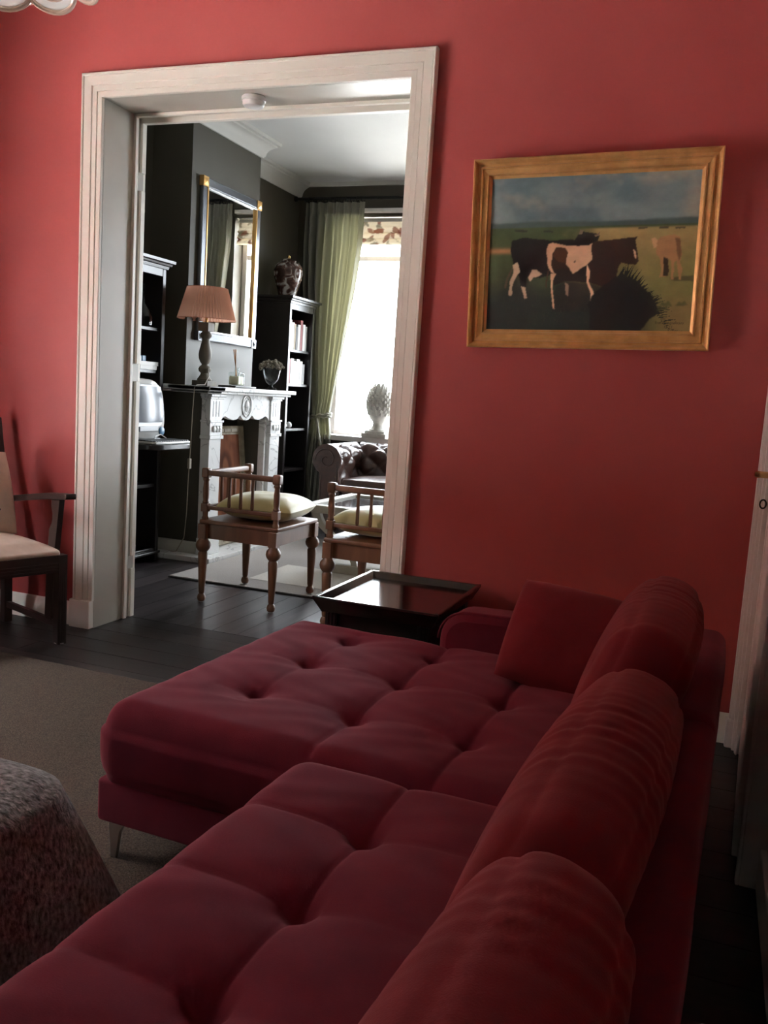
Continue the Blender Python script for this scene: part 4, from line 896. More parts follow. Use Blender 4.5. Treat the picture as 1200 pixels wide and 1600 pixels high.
# ------------------------------------------------------------------ bookcases
def bookcase(name, label, x0, x1, y0, y1, ht, shelves):
    """open front faces +x"""
    o = thing(name, label, 'bookcase', ((x0 + x1) / 2, (y0 + y1) / 2, 0)); t = 0.035
    for a, c in ((y0, y0 + t), (y1 - t, y1)): wb('side_panel', [((x0, a, 0.0 if True else 0), (x1, c, ht - 0.06))], BLACKW, o, 0.003)
    wb('back_panel', [((x0, y0 + t, 0.06), (x0 + 0.012, y1 - t, ht - 0.06))], BLACKW, o, 0)
    for z in shelves: wb('shelf', [((x0 + 0.012, y0 + t, z - 0.022), (x1 - 0.022, y1 - t, z))], BLACKW, o, 0.002)
    v, f = sweep([(0, 0), (0.010, 0), (0.014, 0.018), (0.026, 0.022), (0.030, 0.034), (0.044, 0.040), (0.046, 0.056), (0, 0.056)], [(x1, y0), (x1, y1)][::1]); 
    b = MB()
    prof = [(0, 0), (0.010, 0), (0.014, 0.018), (0.026, 0.022), (0.030, 0.034), (0.044, 0.040), (0.046, 0.058), (0, 0.058)]
    v, f = sweep(prof, [(x0, y0), (x1, y0), (x1, y1), (x0, y1)]); b.add([(p[0], p[1], p[2] + ht - 0.06) for p in v], f); b.box((x0, y0, ht - 0.06), (x1, y1, ht - 0.003))
    b.build('crown', BLACKW, o, world=True, ang=25)
    wb('plinth', [((x0, y0 + t, 0.06), (x1 - 0.008, y1 - t, 0.10)), ((x1 - 0.02, y0 - 0.006, 0.06), (x1 + 0.014, y1 + 0.008, 0.078))], BLACKW, o, 0.004)
    wb('face_rail', [((x1 - 0.02, y0 + t, ht - 0.11), (x1 - 0.002, y1 - t, ht - 0.055))], BLACKW, o, 0.002)
    return o
bl = bookcase('bookcase', 'tall black bookcase left of the fireplace, holding a computer', XL + 0.004, -3.555, 4.43, 5.195, 2.052, [1.602, 1.321, 0.95, 0.546, 0.10])
br = bookcase('bookcase', 'tall black bookcase with book rows beside the green curtain', XL + 0.004, -3.505, 6.96, 7.46, 2.045, [1.598, 1.300, 0.905, 0.540, 0.10])

# books of the right bookcase
def book(name, y0, th, h, d, z, m, label, group=None, tilt=0.0, x1=-3.55):
    o = thing(name, label, 'book', (x1 - d / 2, y0 + th / 2, z + 0.0005), group=group)
    MB().box((-d / 2 + 0.003, -th / 2 + 0.0025, 0.004), (d / 2 - 0.005, th / 2 - 0.0025, h - 0.004)).build('pages', PAPERW, o, smooth=False)
    b = MB(); b.box((-d / 2, -th / 2, 0), (d / 2, -th / 2 + 0.002, h)); b.box((-d / 2, th / 2 - 0.002, 0), (d / 2, th / 2, h)); b.box((d / 2 - 0.004, -th / 2, 0), (d / 2, th / 2, h)); b.build('cover', m, o, smooth=False)
    return o
COV = {'white': mat('white_book_cloth', (0.74, 0.73, 0.70), 0.5), 'tan': mat('tan_book_cloth', (0.35, 0.27, 0.17), 0.6), 'red': mat('dark_red_book_cloth', (0.22, 0.03, 0.03), 0.5), 'dark': mat('black_book_cloth', (0.02, 0.02, 0.02), 0.5), 'grey': mat('grey_book_cloth', (0.33, 0.33, 0.33), 0.5)}
rows = [(1.598, 'upper', [('white', .030, .215), ('white', .040, .255), ('white', .034, .235), ('tan', .022, .225), ('dark', .026, .205), ('white', .034, .225), ('red', .034, .268), ('white', .036, .235), ('white', .032, .222)]),
        (1.300, 'second', [('white', .036, .185), ('red', .030, .215), ('white', .038, .222), ('white', .034, .200), ('white', .040, .220), ('white', .034, .205), ('grey', .030, .182)])]
for z, nm, L_ in rows:
    y = 6.999 + 0.004
    ctr = {}
    for c, th, h in L_:
        th *= 1.36 if nm == 'upper' else 1.55
        lab = {'white': 'white-spined book upright on the %s shelf beside the curtain' % nm, 'tan': 'slim tan-spined book on the upper shelf beside the curtain',
               'red': ('tall dark red book among white ones on the upper shelf' if nm == 'upper' else 'dark red book near the left of the second shelf row'), 'dark': 'black-spined book in the middle of the upper shelf row', 'grey': 'short grey book at the right end of the second shelf row'}[c]
        if c == 'white':
            ctr[c] = ctr.get(c, 0) + 1; tot_ = sum(q[0] == 'white' for q in L_)
            od = ('leftmost', 'second', 'third', 'fourth', 'fifth', 'sixth')[ctr[c] - 1]
            lab = ('rightmost white-spined book on the %s shelf beside the curtain' % nm) if ctr[c] == tot_ else ('%s white-spined book %son the %s shelf beside the curtain' % (od, '' if od == 'leftmost' else 'from the left ', nm))
        book('book', y, th, h, 0.165, z, COV[c], lab, 'books on the %s shelf beside the curtain' % nm); y += th + 0.003
for yy in (7.09, 7.19):
    e = tag(MB().lathe([(0.004, 0), (0.016, 0.002), (0.026, 0.014), (0.028, 0.030), (0.022, 0.046), (0.010, 0.055), (0.002, 0.057)], n=18).build('porcelain_egg', WHITEP), ('left' if yy < 7.1 else 'right') + ' one of two small white ornaments on the third shelf', 'ornament', 'white ornaments on the third shelf'); e.location = (-3.58, yy, 0.9055)
# contents of the left bookcase
dc = thing('decanter', 'dark glass decanter on the top open shelf of the left bookcase', 'decanter', (-3.625, 5.03, 1.6025))
MB().lathe([(0.055, 0), (0.070, 0.01), (0.072, 0.06), (0.055, 0.11), (0.022, 0.15), (0.018, 0.21), (0.030, 0.225)], n=24).build('body', SMOKE, dc)
MB().lathe([(0.010, 0.222), (0.026, 0.245), (0.020, 0.275), (0.004, 0.285)], n=16).build('stopper', SMOKE, dc)
for k, (z, y0, y1, lab) in enumerate(((1.3215, 4.955, 5.14, 'lower white book lying flat on the left bookcase shelf'), (1.348, 4.95, 5.155, 'upper white book lying flat on the left bookcase shelf'))):
    o = thing('book', lab, 'book', (-3.645, (y0 + y1) / 2, z), group='flat books on the left bookcase shelf')
    MB().box((-0.075, -(y1 - y0) / 2 + 0.004, 0.003), (0.072, (y1 - y0) / 2 - 0.004, 0.023)).build('pages', PAPERW, o, smooth=False)
    h = (y1 - y0) / 2; MB().box((-0.08, -h, 0), (0.075, h, 0.003)).box((-0.08, -h, 0.023), (0.075, h, 0.026)).box((0.072, -h, 0), (0.076, h, 0.026)).build('cover', COV['white'], o, smooth=False)
for yy, m, lab, h in ((4.99, WHITEP, 'tiny white box on the flat books of the left bookcase', 0.034), (5.04, BLUEP, 'tiny blue box on the flat books of the left bookcase', 0.038)):
    q = tag(MB().rbox((-0.03, -0.02, 0), (0.03, 0.02, h), 0.004, n=2, seg=(1, 1, 1)).build('small_box', m), lab, 'box'); q.location = (-3.63, yy, 1.3745)
# drop-leaf desk board
pts = [(-3.552, 4.44), (-3.20, 4.44)] + [(-3.20 + 0.11 * math.sin(a), 4.55 - 0.11 * math.cos(a)) for a in np.linspace(0, PI / 2, 6)] + [(-3.19 + 0.10 * math.cos(a), 4.80 + 0.10 * math.sin(a)) for a in np.linspace(0, PI / 2, 8)] + [(-3.552, 4.90)]
b = MB(); b.prism(pts, 0.838, 0.868)
dl = reg(b.build('desk_board', BLACKW, bl, world=True, ang=30, bevel=0.004))
MB().box((-3.85, 4.47, 0.83), (-3.552, 5.155, 0.866)).build('desk_support', BLACKW, bl, world=True, smooth=False)

# ------------------------------------------------------------------ all-in-one computer
im = thing('computer', 'rounded pearl-white all-in-one computer on the left bookcase desk', 'computer', (-3.36, 4.735, 0.8685), 0.0)
def loft(b, secs, n=40, e=3.2, cap=True):
    vs_ = []; fs = []
    for (x, yc, zc, hw, hh) in secs:
        for i in range(n):
            a = 2 * PI * i / n; c, s = math.cos(a), math.sin(a); r = (abs(c) ** e + abs(s) ** e) ** (-1 / e)
            vs_.append((x - (zc + hh * s * r - 0.17) * 0.10, yc + hw * c * r, zc + hh * s * r))
    for j in range(len(secs) - 1):
        for i in range(n): fs.append((j * n + i, j * n + (i + 1) % n, (j + 1) * n + (i + 1) % n, (j + 1) * n + i))
    if cap: fs.append(tuple(range(n - 1, -1, -1))); fs.append(tuple(range((len(secs) - 1) * n, len(secs) * n)))
    return b.add(vs_, fs)
loft(MB(), [(0.012, 0, 0.200, 0.182, 0.180), (0.0, 0, 0.200, 0.190, 0.189), (-0.05, 0, 0.202, 0.192, 0.190), (-0.14, 0, 0.215, 0.180, 0.172), (-0.26, 0, 0.235, 0.135, 0.125), (-0.34, 0, 0.24, 0.07, 0.07)]).build('shell', PLASTIC, im, ang=60)
loft(MB(), [(0.010, 0, 0.222, 0.166, 0.138), (0.018, 0, 0.222, 0.160, 0.133)], e=5).build('bezel', PLASTG, im, ang=40)
def scr(u, v):
    a, c = 2 * u - 1, 2 * v - 1; z = 0.232 + c * 0.112; return (0.020 + 0.016 * (1 - a * a) * 1.0 + 0.008 * (1 - c * c) - (z - 0.17) * 0.10, a * 0.146, z)
MB().grid(scr, 20, 16).build('screen', SCREEN, im, ang=80)
MB().box((0.014, -0.10, 0.060), (0.0305, 0.10, 0.095)).build('disc_tray', PLASTG, im, smooth=False, bevel=0.006)
for sy in (-1, 1): MB().lathe([(0.028, 0), (0.028, 0.006), (0.020, 0.010), (0.004, 0.011)], n=20, M=T(0.022, sy * 0.140, 0.062) @ RY(PI / 2)).build('speaker', BLUEP, im)
for sy in (-1, 1): MB().rbox((-0.12, sy * 0.11 - 0.03, 0.0), (0.02, sy * 0.11 + 0.03, 0.018), 0.006, n=2, seg=(1, 1, 1)).build('foot', PLASTG, im)
kb = thing('keyboard', 'slim keyboard with black keys in front of the white computer', 'keyboard', (-3.195, 4.69, 0.8685))
MB().rbox((-0.080, -0.185, 0.0), (0.078, 0.185, 0.016), 0.006, n=2, seg=(2, 2, 1)).build('tray', PLASTIC, kb)
km = MB().rbox((-0.010, -0.0105, 0), (0.010, 0.0105, 0.007), 0.002, n=1, seg=(1, 1, 1)).build('key', KEYS, kb); km.location = (-0.058, -0.168, 0.0155)
for r0 in range(6):
    for c0 in range(15):
        if r0 == 0 and c0 == 0: continue
        q = km.copy(); COL.objects.link(q); q.parent = kb; q.location = (-0.058 + r0 * 0.0232, -0.168 + c0 * 0.0240, 0.0155)
MB().tube([(-0.075, 0.02, 0.010), (-0.10, 0.06, 0.035), (-0.10, 0.12, 0.045), (-0.075, 0.15, 0.02), (-0.09, 0.18, 0.005), (-0.14, 0.20, 0.004)], 0.003, 6).build('cable', WHITEP, kb)

# ------------------------------------------------------------------ ginger jar on the right bookcase
gj = thing('ginger_jar', 'brown and white patterned ginger jar on top of the right bookcase', 'vase', (-3.67, 7.215, 2.043))
def jar_mat():
    m = bpy.data.materials.new('brown_white_glaze'); m.use_nodes = True; nt = m.node_tree; p = nt.nodes['Principled BSDF']; L = nt.links.new
    p.inputs['Roughness'].default_value = 0.12; tc = N(nt, 'ShaderNodeTexCoord')
    n = N(nt, 'ShaderNodeTexNoise', Scale=13.0, Detail=5.0, Distortion=1.2); L(tc.outputs['Object'], n.inputs['Vector'])
    r = N(nt, 'ShaderNodeValToRGB'); e = r.color_ramp.elements; e[0].position = 0.40; e[0].color = (0.05, 0.022, 0.018, 1); e[1].position = 0.60; e[1].color = (0.55, 0.52, 0.50, 1)
    q = e.new(0.50); q.color = (0.13, 0.065, 0.05, 1); L(n.outputs[0], r.inputs[0]); L(r.outputs[0], p.inputs['Base Color']); return m
JAR = jar_mat()
MB().lathe([(0.072, 0), (0.076, 0.012), (0.084, 0.05), (0.105, 0.12), (0.124, 0.19), (0.130, 0.235), (0.122, 0.275), (0.096, 0.305), (0.066, 0.318)], n=36).build('body', JAR, gj)
ld = reg(MB().lathe([(0.072, 0.316), (0.074, 0.324), (0.058, 0.338), (0.024, 0.347), (0.010, 0.349)], n=30).build('lid', JAR, gj))
MB().lathe([(0.006, 0.347), (0.014, 0.358), (0.014, 0.368), (0.004, 0.378)], n=14).build('knob', BRASS, ld)

# ------------------------------------------------------------------ curtains, rod, blind
rod = thing('curtain_rod', 'dark iron curtain rod with rings above the far window', 'curtain rod', (-2.85, 7.655, 3.0))
MB().tube([(-0.98, 0, 0), (0.98, 0, 0)], 0.014, 12).build('rod', IRON, rod)
for s in (-1, 1): MB().lathe([(0.012, 0), (0.024, 0.01), (0.026, 0.025), (0.018, 0.04), (0.004, 0.048)], n=14, M=T(s * 0.98, 0, 0) @ RY(s * PI / 2)).build('rod_end', IRON, rod)
for s in (-0.93, 0.93): MB().box((s - 0.008, 0, -0.01), (s + 0.008, 0.094, 0.01)).build('bracket', IRON, rod, smooth=False)
ringm = MB().tube([(0, 0.023 * math.cos(a), 0.023 * math.sin(a) - 0.012) for a in np.linspace(0, 2 * PI, 20, endpoint=False)], 0.0035, 6, closed=True)
r0 = None
for xr in list(np.linspace(-0.86, -0.33, 11)) + list(np.linspace(0.33, 0.80, 11)):
    if r0 is None: r0 = ringm.build('curtain_ring', IRON, rod); q = r0
    else: q = r0.copy(); COL.objects.link(q); q.parent = rod
    q.location = (xr, 0, 0); q.rotation_euler = (0, 0, random.uniform(-0.5, 0.5))
def curtain(label, pl, mirror, rootx):
    """pl: z -> (left x, right x)"""
    o = thing('curtain', label, 'curtain', (rootx, 7.655, 0.0)); zs = [p[0] for p in pl]
    def fn(u, v):
        z = 0.012 + (2.965 - 0.012) * v
        xl = float(np.interp(z, zs, [p[1] for p in pl])); xr = float(np.interp(z, zs, [p[2] for p in pl]))
        wdt = xr - xl
        uu_ = u + 0.018 * math.sin(u * 23 + z * 1.3) * (1 - abs(2 * u - 1))
        x = xl + wdt * uu_
        g = max(0.25, min(1.0, wdt / 0.55)); am = 0.016 + 0.022 * g + 0.010 * math.sin(u * 5 + 1)
        if z > 2.85: am *= 0.6
        y = 7.655 + am * math.sin(2 * PI * 7 * u + 0.6 * math.sin(z * 2.1 + u * 9)) + 0.010 * math.sin(2 * PI * 15 * u + z * 1.7)
        if mirror: x = 2 * rootx - x
        y -= 0.05 * math.exp(-((z - 1.02) / 0.12) ** 2) * math.sin(PI * u)
        return (x, y, z)
    MB().grid(fn, 150, 90, flip=mirror).build('drape', GREENC, o, world=True, ang=80)
    def hem(u, v):
        p = fn(u, 0.965 + 0.06 * v * 0.58); return (p[0], p[1] - 0.004, p[2] + 0.0)
    MB().grid(hem, 150, 3, flip=mirror).build('heading', GREENC, o, world=True, ang=80)
    # tie-back cord round the gathered waist
    c0 = float(np.interp(1.02, zs, [p[1] for p in pl])); c1 = float(np.interp(1.02, zs, [p[2] for p in pl])); cxm, hw = (c0 + c1) / 2, (c1 - c0) / 2 + 0.018
    for k, dz in ((0, 0.0), (1, 0.022)):
        pts = []
        for a in np.linspace(0, 2 * PI, 40, endpoint=False):
            x = cxm + hw * math.cos(a); 
            if mirror: x = 2 * rootx - x
            pts.append((x, 7.625 + 0.075 * math.sin(a) + 0.004 * math.sin(a * 13), 1.005 + dz + 0.02 * math.cos(a) + 0.006 * math.sin(a * 9 + k)))
        MB().tube(pts, 0.010, 7, closed=True).build('tie_back', PALEC, o, world=True)
    pts = [(cxm + hw * 0.4 * t + (0.0), 7.545 - 0.01 * math.sin(t * 3), 1.0 - 0.20 * t ** 1.4) for t in np.linspace(0, 1.6, 14)]
    if mirror: pts = [(2 * rootx - p[0], p[1], p[2]) for p in pts]
    MB().tube(pts, [0.010 + 0.004 * (i % 2) for i in range(14)], 7).build('tie_tail', PALEC, o, world=True)
    return o
PL = [(0.0, -3.70, -3.36), (0.55, -3.66, -3.35), (0.92, -3.585, -3.37), (1.02, -3.565, -3.385), (1.12, -3.575, -3.375), (1.6, -3.66, -3.30), (2.2, -3.72, -3.21), (2.6, -3.735, -3.165), (2.97, -3.735, -3.155)]
curtain('olive green silk curtain tied back at the left of the window', PL, False, -3.45)
PR = [(z, a + 1.36 - 1.36, b_) for z, a, b_ in PL]
curtain('olive green silk curtain at the right side of the same window', PL, True, -2.84)
bd = thing('roman_blind', 'cream roman blind with brown leaf print drawn up in the far window', 'blind', (-2.88, YW + 0.05, 2.585))
NXb, NZb = 110, 44
uu, vv = np.meshgrid(np.linspace(0, 1, NXb + 1), np.linspace(1, 0, NZb + 1)); img = np.zeros((NZb + 1, NXb + 1, 3)); paint((226, 212, 186), np.ones(uu.shape))
r_ = random.Random(21)
for k in range(34):
    cx_, cy_ = r_.random(), r_.random(); an = r_.uniform(0, PI); L_ = r_.uniform(0.03, 0.085); W_ = L_ * 0.45; c = r_.choice([(120, 62, 48), (138, 84, 62), (128, 118, 98), (150, 136, 112), (106, 52, 42)])
    P = [(cx_ + math.cos(t) * L_ * math.cos(an) - math.sin(t) * W_ * math.sin(an), cy_ + (math.cos(t) * L_ * math.sin(an) + math.sin(t) * W_ * math.cos(an)) * 2.8) for t in np.linspace(0, 2 * PI, 10, endpoint=False)]
    fillp(P, c, 0.02, 1, 0.85, raw=True)
for k in range(12):
    x, y = r_.random(), r_.random(); fillp([(x, y), (x + 0.006, y), (x + 0.14, y + 0.25), (x + 0.13, y + 0.26)], (130, 110, 84), 0, 1, 0.7, raw=True)
b = MB()
def bl_(u, v):
    k = v * 4; fr_ = k - int(k) if v < 1 else 1; return ((u - 0.5) * 0.70, -0.012 - (0.030 * math.sin(PI * fr_) + 0.006 * (4 - k)) * (1 if v < 0.62 else 0.35), 0.02 + 0.215 * (v ** 1.0) - 0.012 * math.sin(PI * fr_) * (v < 0.6))
b.grid(bl_, NXb, NZb); b.col = np.concatenate([img.reshape(-1, 3), np.ones((img.shape[0] * img.shape[1], 1))], axis=1)
b.build('blind_cloth', mat_attr('leaf_print_linen', 0.8, 0, 80, 0.07, 0.1), bd, ang=80)
MB().box((-0.355, -0.02, 0.232), (0.355, 0.02, 0.262)).build('head_rail', REVEAL, bd, smooth=False)
MB().box((-0.37, -0.105, 0.30), (0.36, -0.05, 0.335)).build('pelmet_strip', DOORW, bd, smooth=False, bevel=0.004)

# ------------------------------------------------------------------ stone finial on the sill
fn_ = thing('stone_finial', 'weathered stone pinecone finial on the bright window sill', 'ornament', (-2.945, 7.785, 0.853))
MB().cbox((0, 0, 0.020), (0.24, 0.24, 0.040)).cbox((0, 0, 0.052), (0.20, 0.20, 0.024)).build('base', STONE, fn_, smooth=False, bevel=0.006)
MB().lathe([(0.085, 0.064), (0.088, 0.075), (0.070, 0.090), (0.058, 0.105), (0.054, 0.130), (0.060, 0.150), (0.080, 0.170), (0.096, 0.20)], n=28).build('stem', STONE, fn_)
b = MB(); pr = lambda t: 0.122 * (math.sin(PI * (0.22 + 0.78 * t)) ** 0.62) if t < 0.999 else 0.004
b.lathe([(max(0.004, pr(t)) * 0.92, 0.185 + 0.33 * t) for t in np.linspace(0, 1, 14)], n=24)
cone = reg(b.build('cone', STONE, fn_, ang=60))
rw = 11; sm = None
for j in range(rw):
    t = 0.03 + 0.90 * j / rw; rr = pr(t); nn = max(6, int(2 * PI * rr / 0.048)); zz = 0.190 + 0.33 * t
    for i in range(nn):
        a = 2 * PI * (i + 0.5 * (j % 2)) / nn
        s = 0.030 * (0.6 + 0.5 * rr / 0.12)
        if sm is None: sm = MB().add([(-0.2, -0.8, 0), (-0.2, 0.8, 0), (0.35, 0.55, 1.0), (0.35, -0.55, 1.0), (0.62, 0, 1.25), (0.5, 0, 0.3), (-0.3, 0, 1.3)], [(0, 5, 1), (0, 3, 5), (3, 4, 5), (5, 4, 2), (1, 5, 2), (4, 3, 6), (2, 4, 6)]).build('scale', STONE, cone, ang=20); q = sm
        else: q = sm.copy(); COL.objects.link(q); q.parent = cone
        q.location = (rr * 0.90 * math.cos(a), rr * 0.90 * math.sin(a), zz); q.rotation_euler = (0, 0.25 - 0.7 * t, a); q.scale = (s, s, s)

# ------------------------------------------------------------------ buttoned leather armchair
cf = thing('leather_armchair', 'brown buttoned leather armchair with rolled arms below the window', 'armchair', (-2.46, 7.15, 0))
# local: faces -y
def dia(a, c):
    return (abs(math.sin(PI * (a + c) / 2)) * abs(math.sin(PI * (a - c) / 2)))** 0.6
HW = 0.64
def roll(cx, cz, r, a0, a1, n): return [(cx + r * math.cos(a), cz + r * math.sin(a)) for a in np.linspace(a0, a1, n)]
for s in (-1, 1):
    # inside face of arm then over the roll: profile in (x outward, z)
    pr_ = [(0.415, 0.40), (0.42, 0.50), (0.432, 0.60)] + roll(0.545, 0.690, 0.130, PI * 1.05, -0.35 * PI, 14) + [(0.60, 0.50), (0.60, 0.10)]
    d_ = [0.0]
    for i in range(1, len(pr_)): d_.append(d_[-1] + math.dist(pr_[i], pr_[i - 1]))
    tot = d_[-1]
    def armf(u, v, s=s):
        q = v * tot; x = float(np.interp(q, d_, [p[0] for p in pr_])); z = float(np.interp(q, d_, [p[1] for p in pr_]))
        k = dia(u * 6.0 + 0.5, q / 0.115) if q < 0.52 else 1.0
        cx_, cz_ = 0.56, 0.62; L_ = math.hypot(x - cx_, z - cz_) + 1e-6; dd = -0.045 * (1 - k)
        return (s * (x + (x - cx_) / L_ * dd), -0.36 + 0.72 * u, z + (z - cz_) / L_ * dd)
    ar = reg(MB().grid(armf, 72, 70, flip=(s > 0)).build('arm', LEATHER, cf, ang=80))
    fr_ = [(p[0], p[1]) for p in pr_] + [(0.43, 0.10)]
    MB().prism([(s * p[0], p[1]) for p in (fr_ if s > 0 else fr_)], -0.385, -0.355, 'y').build('arm_front', LEATHER, ar, bevel=0.006)
    sp = [(s * (0.545 + (0.012 + 0.0105 * t) * math.cos(-t * 1.0 + 2.2)), -0.388, 0.690 + (0.012 + 0.0105 * t) * math.sin(-t + 2.2)) for t in np.linspace(0, 8.6, 40)]
    sp2 = [(s * 0.445, -0.388, z) for z in np.linspace(0.62, 0.12, 8)]
    MB().tube(sp, 0.006, 6).tube(sp2, 0.006, 6).tube([(s * 0.585, -0.388, z) for z in np.linspace(0.55, 0.12, 8)], 0.006, 6).build('piping', LEATHER, ar)
    for k in range(9): MB().lathe([(0.004, 0), (0.004, 0.003)], n=6, M=T(s * 0.455, -0.388, 0.15 + k * 0.05) @ RX(PI / 2)).build('stud', BRASS, ar)
pb = [(0.06, 0.40), (0.075, 0.50), (0.10, 0.60)] + [(0.235 + 0.13 * math.cos(a), 0.700 + 0.13 * math.sin(a)) for a in np.linspace(PI * 1.05, -0.3 * PI, 14)] + [(0.32, 0.5), (0.32, 0.10)]
db = [0.0]
for i in range(1, len(pb)): db.append(db[-1] + math.dist(pb[i], pb[i - 1]))
def backf(u, v):
    q = v * db[-1]; y = float(np.interp(q, db, [p[0] for p in pb])); z = float(np.interp(q, db, [p[1] for p in pb]))
    k = dia(u * 9.0, q / 0.115) if q < 0.55 else 1.0
    L_ = math.hypot(y - 0.25, z - 0.62) + 1e-6; dd = -0.050 * (1 - k)
    return (-0.50 + 1.0 * u, y + (y - 0.25) / L_ * dd, z + (z - 0.62) / L_ * dd)
MB().grid(backf, 130, 70).build('backrest', LEATHER, cf, ang=80)
MB().rbox((-0.43, -0.35, 0.10), (0.43, 0.30, 0.405), 0.02, n=3, seg=(2, 2, 2)).build('seat_base', LEATHER, cf)
def cus(q, nr): return q + Vector((0, 0, 0.035 * max(0, 1 - (q.x / 0.42) ** 2) * max(0, 1 - ((q.y + 0.1) / 0.28) ** 2) if nr.z > 0.2 else 0))
MB().rbox((-0.41, -0.37, 0.405), (0.41, 0.09, 0.535), 0.03, n=4, seg=(16, 12, 3), disp=cus).build('seat_cushion', LEATHER, cf, ang=80)
for sx in (-1, 1):
    for yy in (-0.31, 0.27): MB().lathe([(0.018, 0), (0.026, 0.02), (0.034, 0.06), (0.028, 0.10)], c=(sx * 0.52, yy, 0), n=14).build('foot', BLACKW, cf)

# ------------------------------------------------------------------ coffee table
ct = thing('coffee_table', 'pale grey coffee table with curved legs on the far rug', 'coffee table', (-2.0, 5.90, 0.0135))
wv = [((-0.59, -0.44, 0.415), (0.59, -0.37, 0.468)), ((-0.59, 0.37, 0.415), (0.59, 0.44, 0.468)), ((-0.59, -0.37, 0.415), (-0.52, 0.37, 0.468)), ((0.52, -0.37, 0.415), (0.59, 0.37, 0.468))]
for lo, hi in wv: MB().box(lo, hi).build('top_frame', GREIGE, ct, smooth=False, bevel=0.003)
MB().box((-0.52, -0.37, 0.440), (0.52, 0.37, 0.454)).build('glass_top', DARKGL, ct, smooth=False)
for sx in (-1, 1):
    for sy in (-1, 1):
        b = MB(); n_ = 16; pa = []
        for t in np.linspace(0, 1, n_): pa.append((sx * (0.49 - 0.30 * math.sin(PI * 0.5 * t) ** 2.2), 0.42 - 0.36 * t))
        wd_ = 0.045; poly = [(p[0] - sx * 0.0, p[1]) for p in pa] + [(p[0] + sx * (wd_ + 0.02 * (1 - t)), p[1]) for p, t in zip(pa[::-1], np.linspace(1, 0, n_))]
        b.prism(poly, sy * 0.33 - 0.022, sy * 0.33 + 0.022, 'y'); b.build('leg', GREIGE, ct, ang=30)
for sy in (-1, 1): MB().box((-0.45, sy * 0.33 - 0.03, 0.0), (0.45, sy * 0.33 + 0.03, 0.062)).build('foot_rail', GREIGE, ct, smooth=False, bevel=0.004)
MB().box((-0.04, -0.30, 0.012), (0.04, 0.30, 0.05)).build('stretcher', GREIGE, ct, smooth=False)
for k, (m, nm, w_, z) in enumerate(((COV['dark'], 'black book at the bottom of the pile on the coffee table', 0.30, 0.0), (COV['grey'], 'grey book in the middle of the pile on the coffee table', 0.28, 0.032), (COV['white'], 'white book on top of the pile on the coffee table', 0.26, 0.064))):
    o = thing('book', nm, 'book', (-1.93, 5.93, 0.4680 + z), 0.1 * k, group='book pile on the coffee table'); h = w_ / 2
    MB().box((-h + 0.004, -0.105, 0.003), (h - 0.004, 0.105, 0.028)).build('pages', PAPERW, o, smooth=False)
    MB().box((-h, -0.11, 0), (h, 0.11, 0.003)).box((-h, -0.11, 0.028), (h, 0.11, 0.031)).box((-h, -0.11, 0), (-h + 0.003, 0.11, 0.031)).build('cover', m, o, smooth=False)

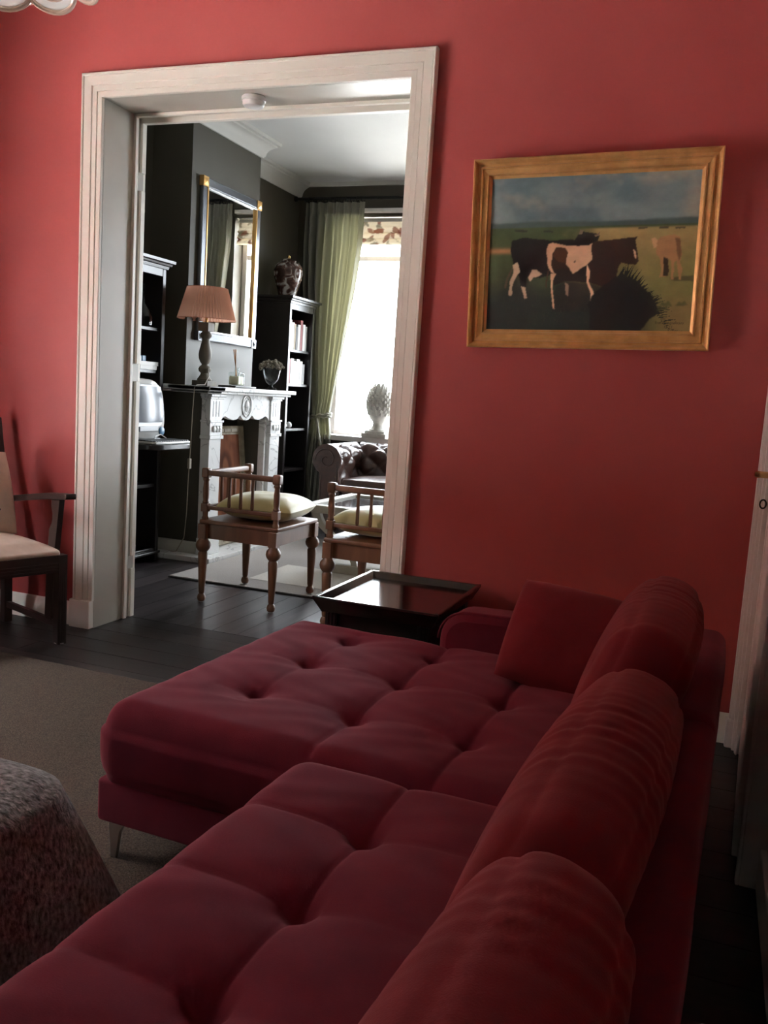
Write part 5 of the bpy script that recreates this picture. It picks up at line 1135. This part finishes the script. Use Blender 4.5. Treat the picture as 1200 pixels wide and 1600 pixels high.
# ------------------------------------------------------------------ spindle corner chairs
def corner_chair(label, loc, mir):
    s = -1 if mir else 1          # rail side: -x (left) for the plain one
    o = thing('corner_chair', label, 'chair', loc, group='turned corner chairs in the doorway')
    hx, hy = 0.252, 0.268
    def X_(x): return x * s
    MB().rbox((-hx, -hy, 0.458), (hx, hy, 0.482), 0.008, n=2, seg=(1, 1, 1)).build('seat', BEECH, o)
    for a in (-1, 1):
        MB().box((-hx + 0.02, a * (hy - 0.032) - 0.011, 0.372), (hx - 0.02, a * (hy - 0.032) + 0.011, 0.459)).build('apron', BEECH, o, smooth=False, bevel=0.002)
        MB().box((a * (hx - 0.032) - 0.011, -hy + 0.02, 0.372), (a * (hx - 0.032) + 0.011, hy - 0.02, 0.459)).build('apron', BEECH, o, smooth=False, bevel=0.002)
        for c in (-1, 1):
            z0_ = 0.0125 if c > 0 else 0.0
            lg = reg(MB().lathe([(r_q, z0_ + z_q * (1 - z0_ / 0.374)) for r_q, z_q in [(0.012, 0.004), (0.021, 0.010), (0.025, 0.026), (0.021, 0.042), (0.014, 0.050), (0.017, 0.062), (0.020, 0.12), (0.026, 0.24), (0.028, 0.285), (0.022, 0.297), (0.030, 0.303), (0.040, 0.318), (0.043, 0.333), (0.040, 0.350), (0.029, 0.364), (0.026, 0.374)]], c=(a * 0.226, c * 0.258 - 0.003 * c, 0), n=20).build('leg', BEECH, o))
            MB().cbox((a * 0.226, c * 0.255, 0.415), (0.050, 0.050, 0.086)).build('leg_block', BEECH, lg, smooth=False, bevel=0.002)
            MB().lathe([(0.014, z0_), (0.016, z0_ + 0.005)], c=(a * 0.226, c * 0.255, 0), n=12).build('felt_pad', WHITEP, lg)
    PTS = [(X_(-0.226), -0.245), (X_(0.226), -0.245), (X_(-0.226), 0.245)]
    for (x, y) in PTS:
        po = reg(MB().lathe([(0.018, 0.482), (0.020, 0.492), (0.015, 0.502), (0.016, 0.528)], c=(x, y, 0), n=16).lathe([(0.016, 0.574), (0.020, 0.582), (0.015, 0.592), (0.017, 0.61), (0.018, 0.66), (0.014, 0.70), (0.020, 0.712), (0.016, 0.725)], c=(x, y, 0), n=16).build('post', BEECH, o))
        MB().cbox((x, y, 0.551), (0.040, 0.040, 0.048)).build('post_block', BEECH, po, smooth=False, bevel=0.003)
        MB().rbox((x - 0.023, y - 0.023, 0.722), (x + 0.023, y + 0.023, 0.778), 0.010, n=3, seg=(1, 1, 1)).build('post_cap', BEECH, po)
    (x0, y0), (x1, y1), (x2, y2) = PTS
    a, c = sorted((x0, x1)); MB().rbox((a + 0.018, y0 - 0.015, 0.735), (c - 0.018, y0 + 0.015, 0.766), 0.008, n=2, seg=(1, 1, 1)).build('top_rail', BEECH, o)
    MB().rbox((a + 0.018, y0 - 0.011, 0.540), (c - 0.018, y0 + 0.011, 0.562), 0.005, n=2, seg=(1, 1, 1)).build('lower_rail', BEECH, o)
    MB().rbox((x0 - 0.015, y0 + 0.018, 0.735), (x0 + 0.015, y2 - 0.018, 0.766), 0.008, n=2, seg=(1, 1, 1)).build('top_rail', BEECH, o)
    MB().rbox((x0 - 0.011, y0 + 0.018, 0.540), (x0 + 0.011, y2 - 0.018, 0.562), 0.005, n=2, seg=(1, 1, 1)).build('lower_rail', BEECH, o)
    spn = MB().lathe([(0.007, 0.560), (0.010, 0.575), (0.0095, 0.64), (0.008, 0.70), (0.009, 0.725), (0.012, 0.737)], n=10)
    for q in (-0.074, 0.0, 0.074):
        MB().lathe([(0.007, 0.560), (0.010, 0.575), (0.0095, 0.64), (0.008, 0.70), (0.009, 0.725), (0.012, 0.737)], c=(q * s, y0, 0), n=10).build('spindle', BEECH, o)
        MB().lathe([(0.007, 0.560), (0.010, 0.575), (0.0095, 0.64), (0.008, 0.70), (0.009, 0.725), (0.012, 0.737)], c=(x0, q, 0), n=10).build('spindle', BEECH, o)
    return o
corner_chair('turned brown corner chair standing free on the dark floorboards', (-2.452, 4.615, 0.0), False)
corner_chair('turned brown corner chair half hidden by the right door casing', (-1.632, 4.53, 0.0), True)
def seat_pillow(label, M, loc):
    o = pillow(MB(), 0.47, 0.47, 0.15, M, seed=int(abs(loc[0]) * 100), wr=0.003, wrink=9).build('seat_pillow', SILKC, None, ang=80, loc=loc)
    return tag(o, label, 'cushion', 'silk seat cushions on the corner chairs')
seat_pillow('yellow-green silk cushion on the free-standing corner chair', T(-2.425, 4.645, 0.560) @ RZ(0.10) @ RX(PI / 2), (-2.425, 4.645, 0.485))
seat_pillow('yellow-green silk cushion on the chair by the door casing', T(-1.655, 4.56, 0.560) @ RZ(-0.08) @ RX(PI / 2), (-1.655, 4.56, 0.485))
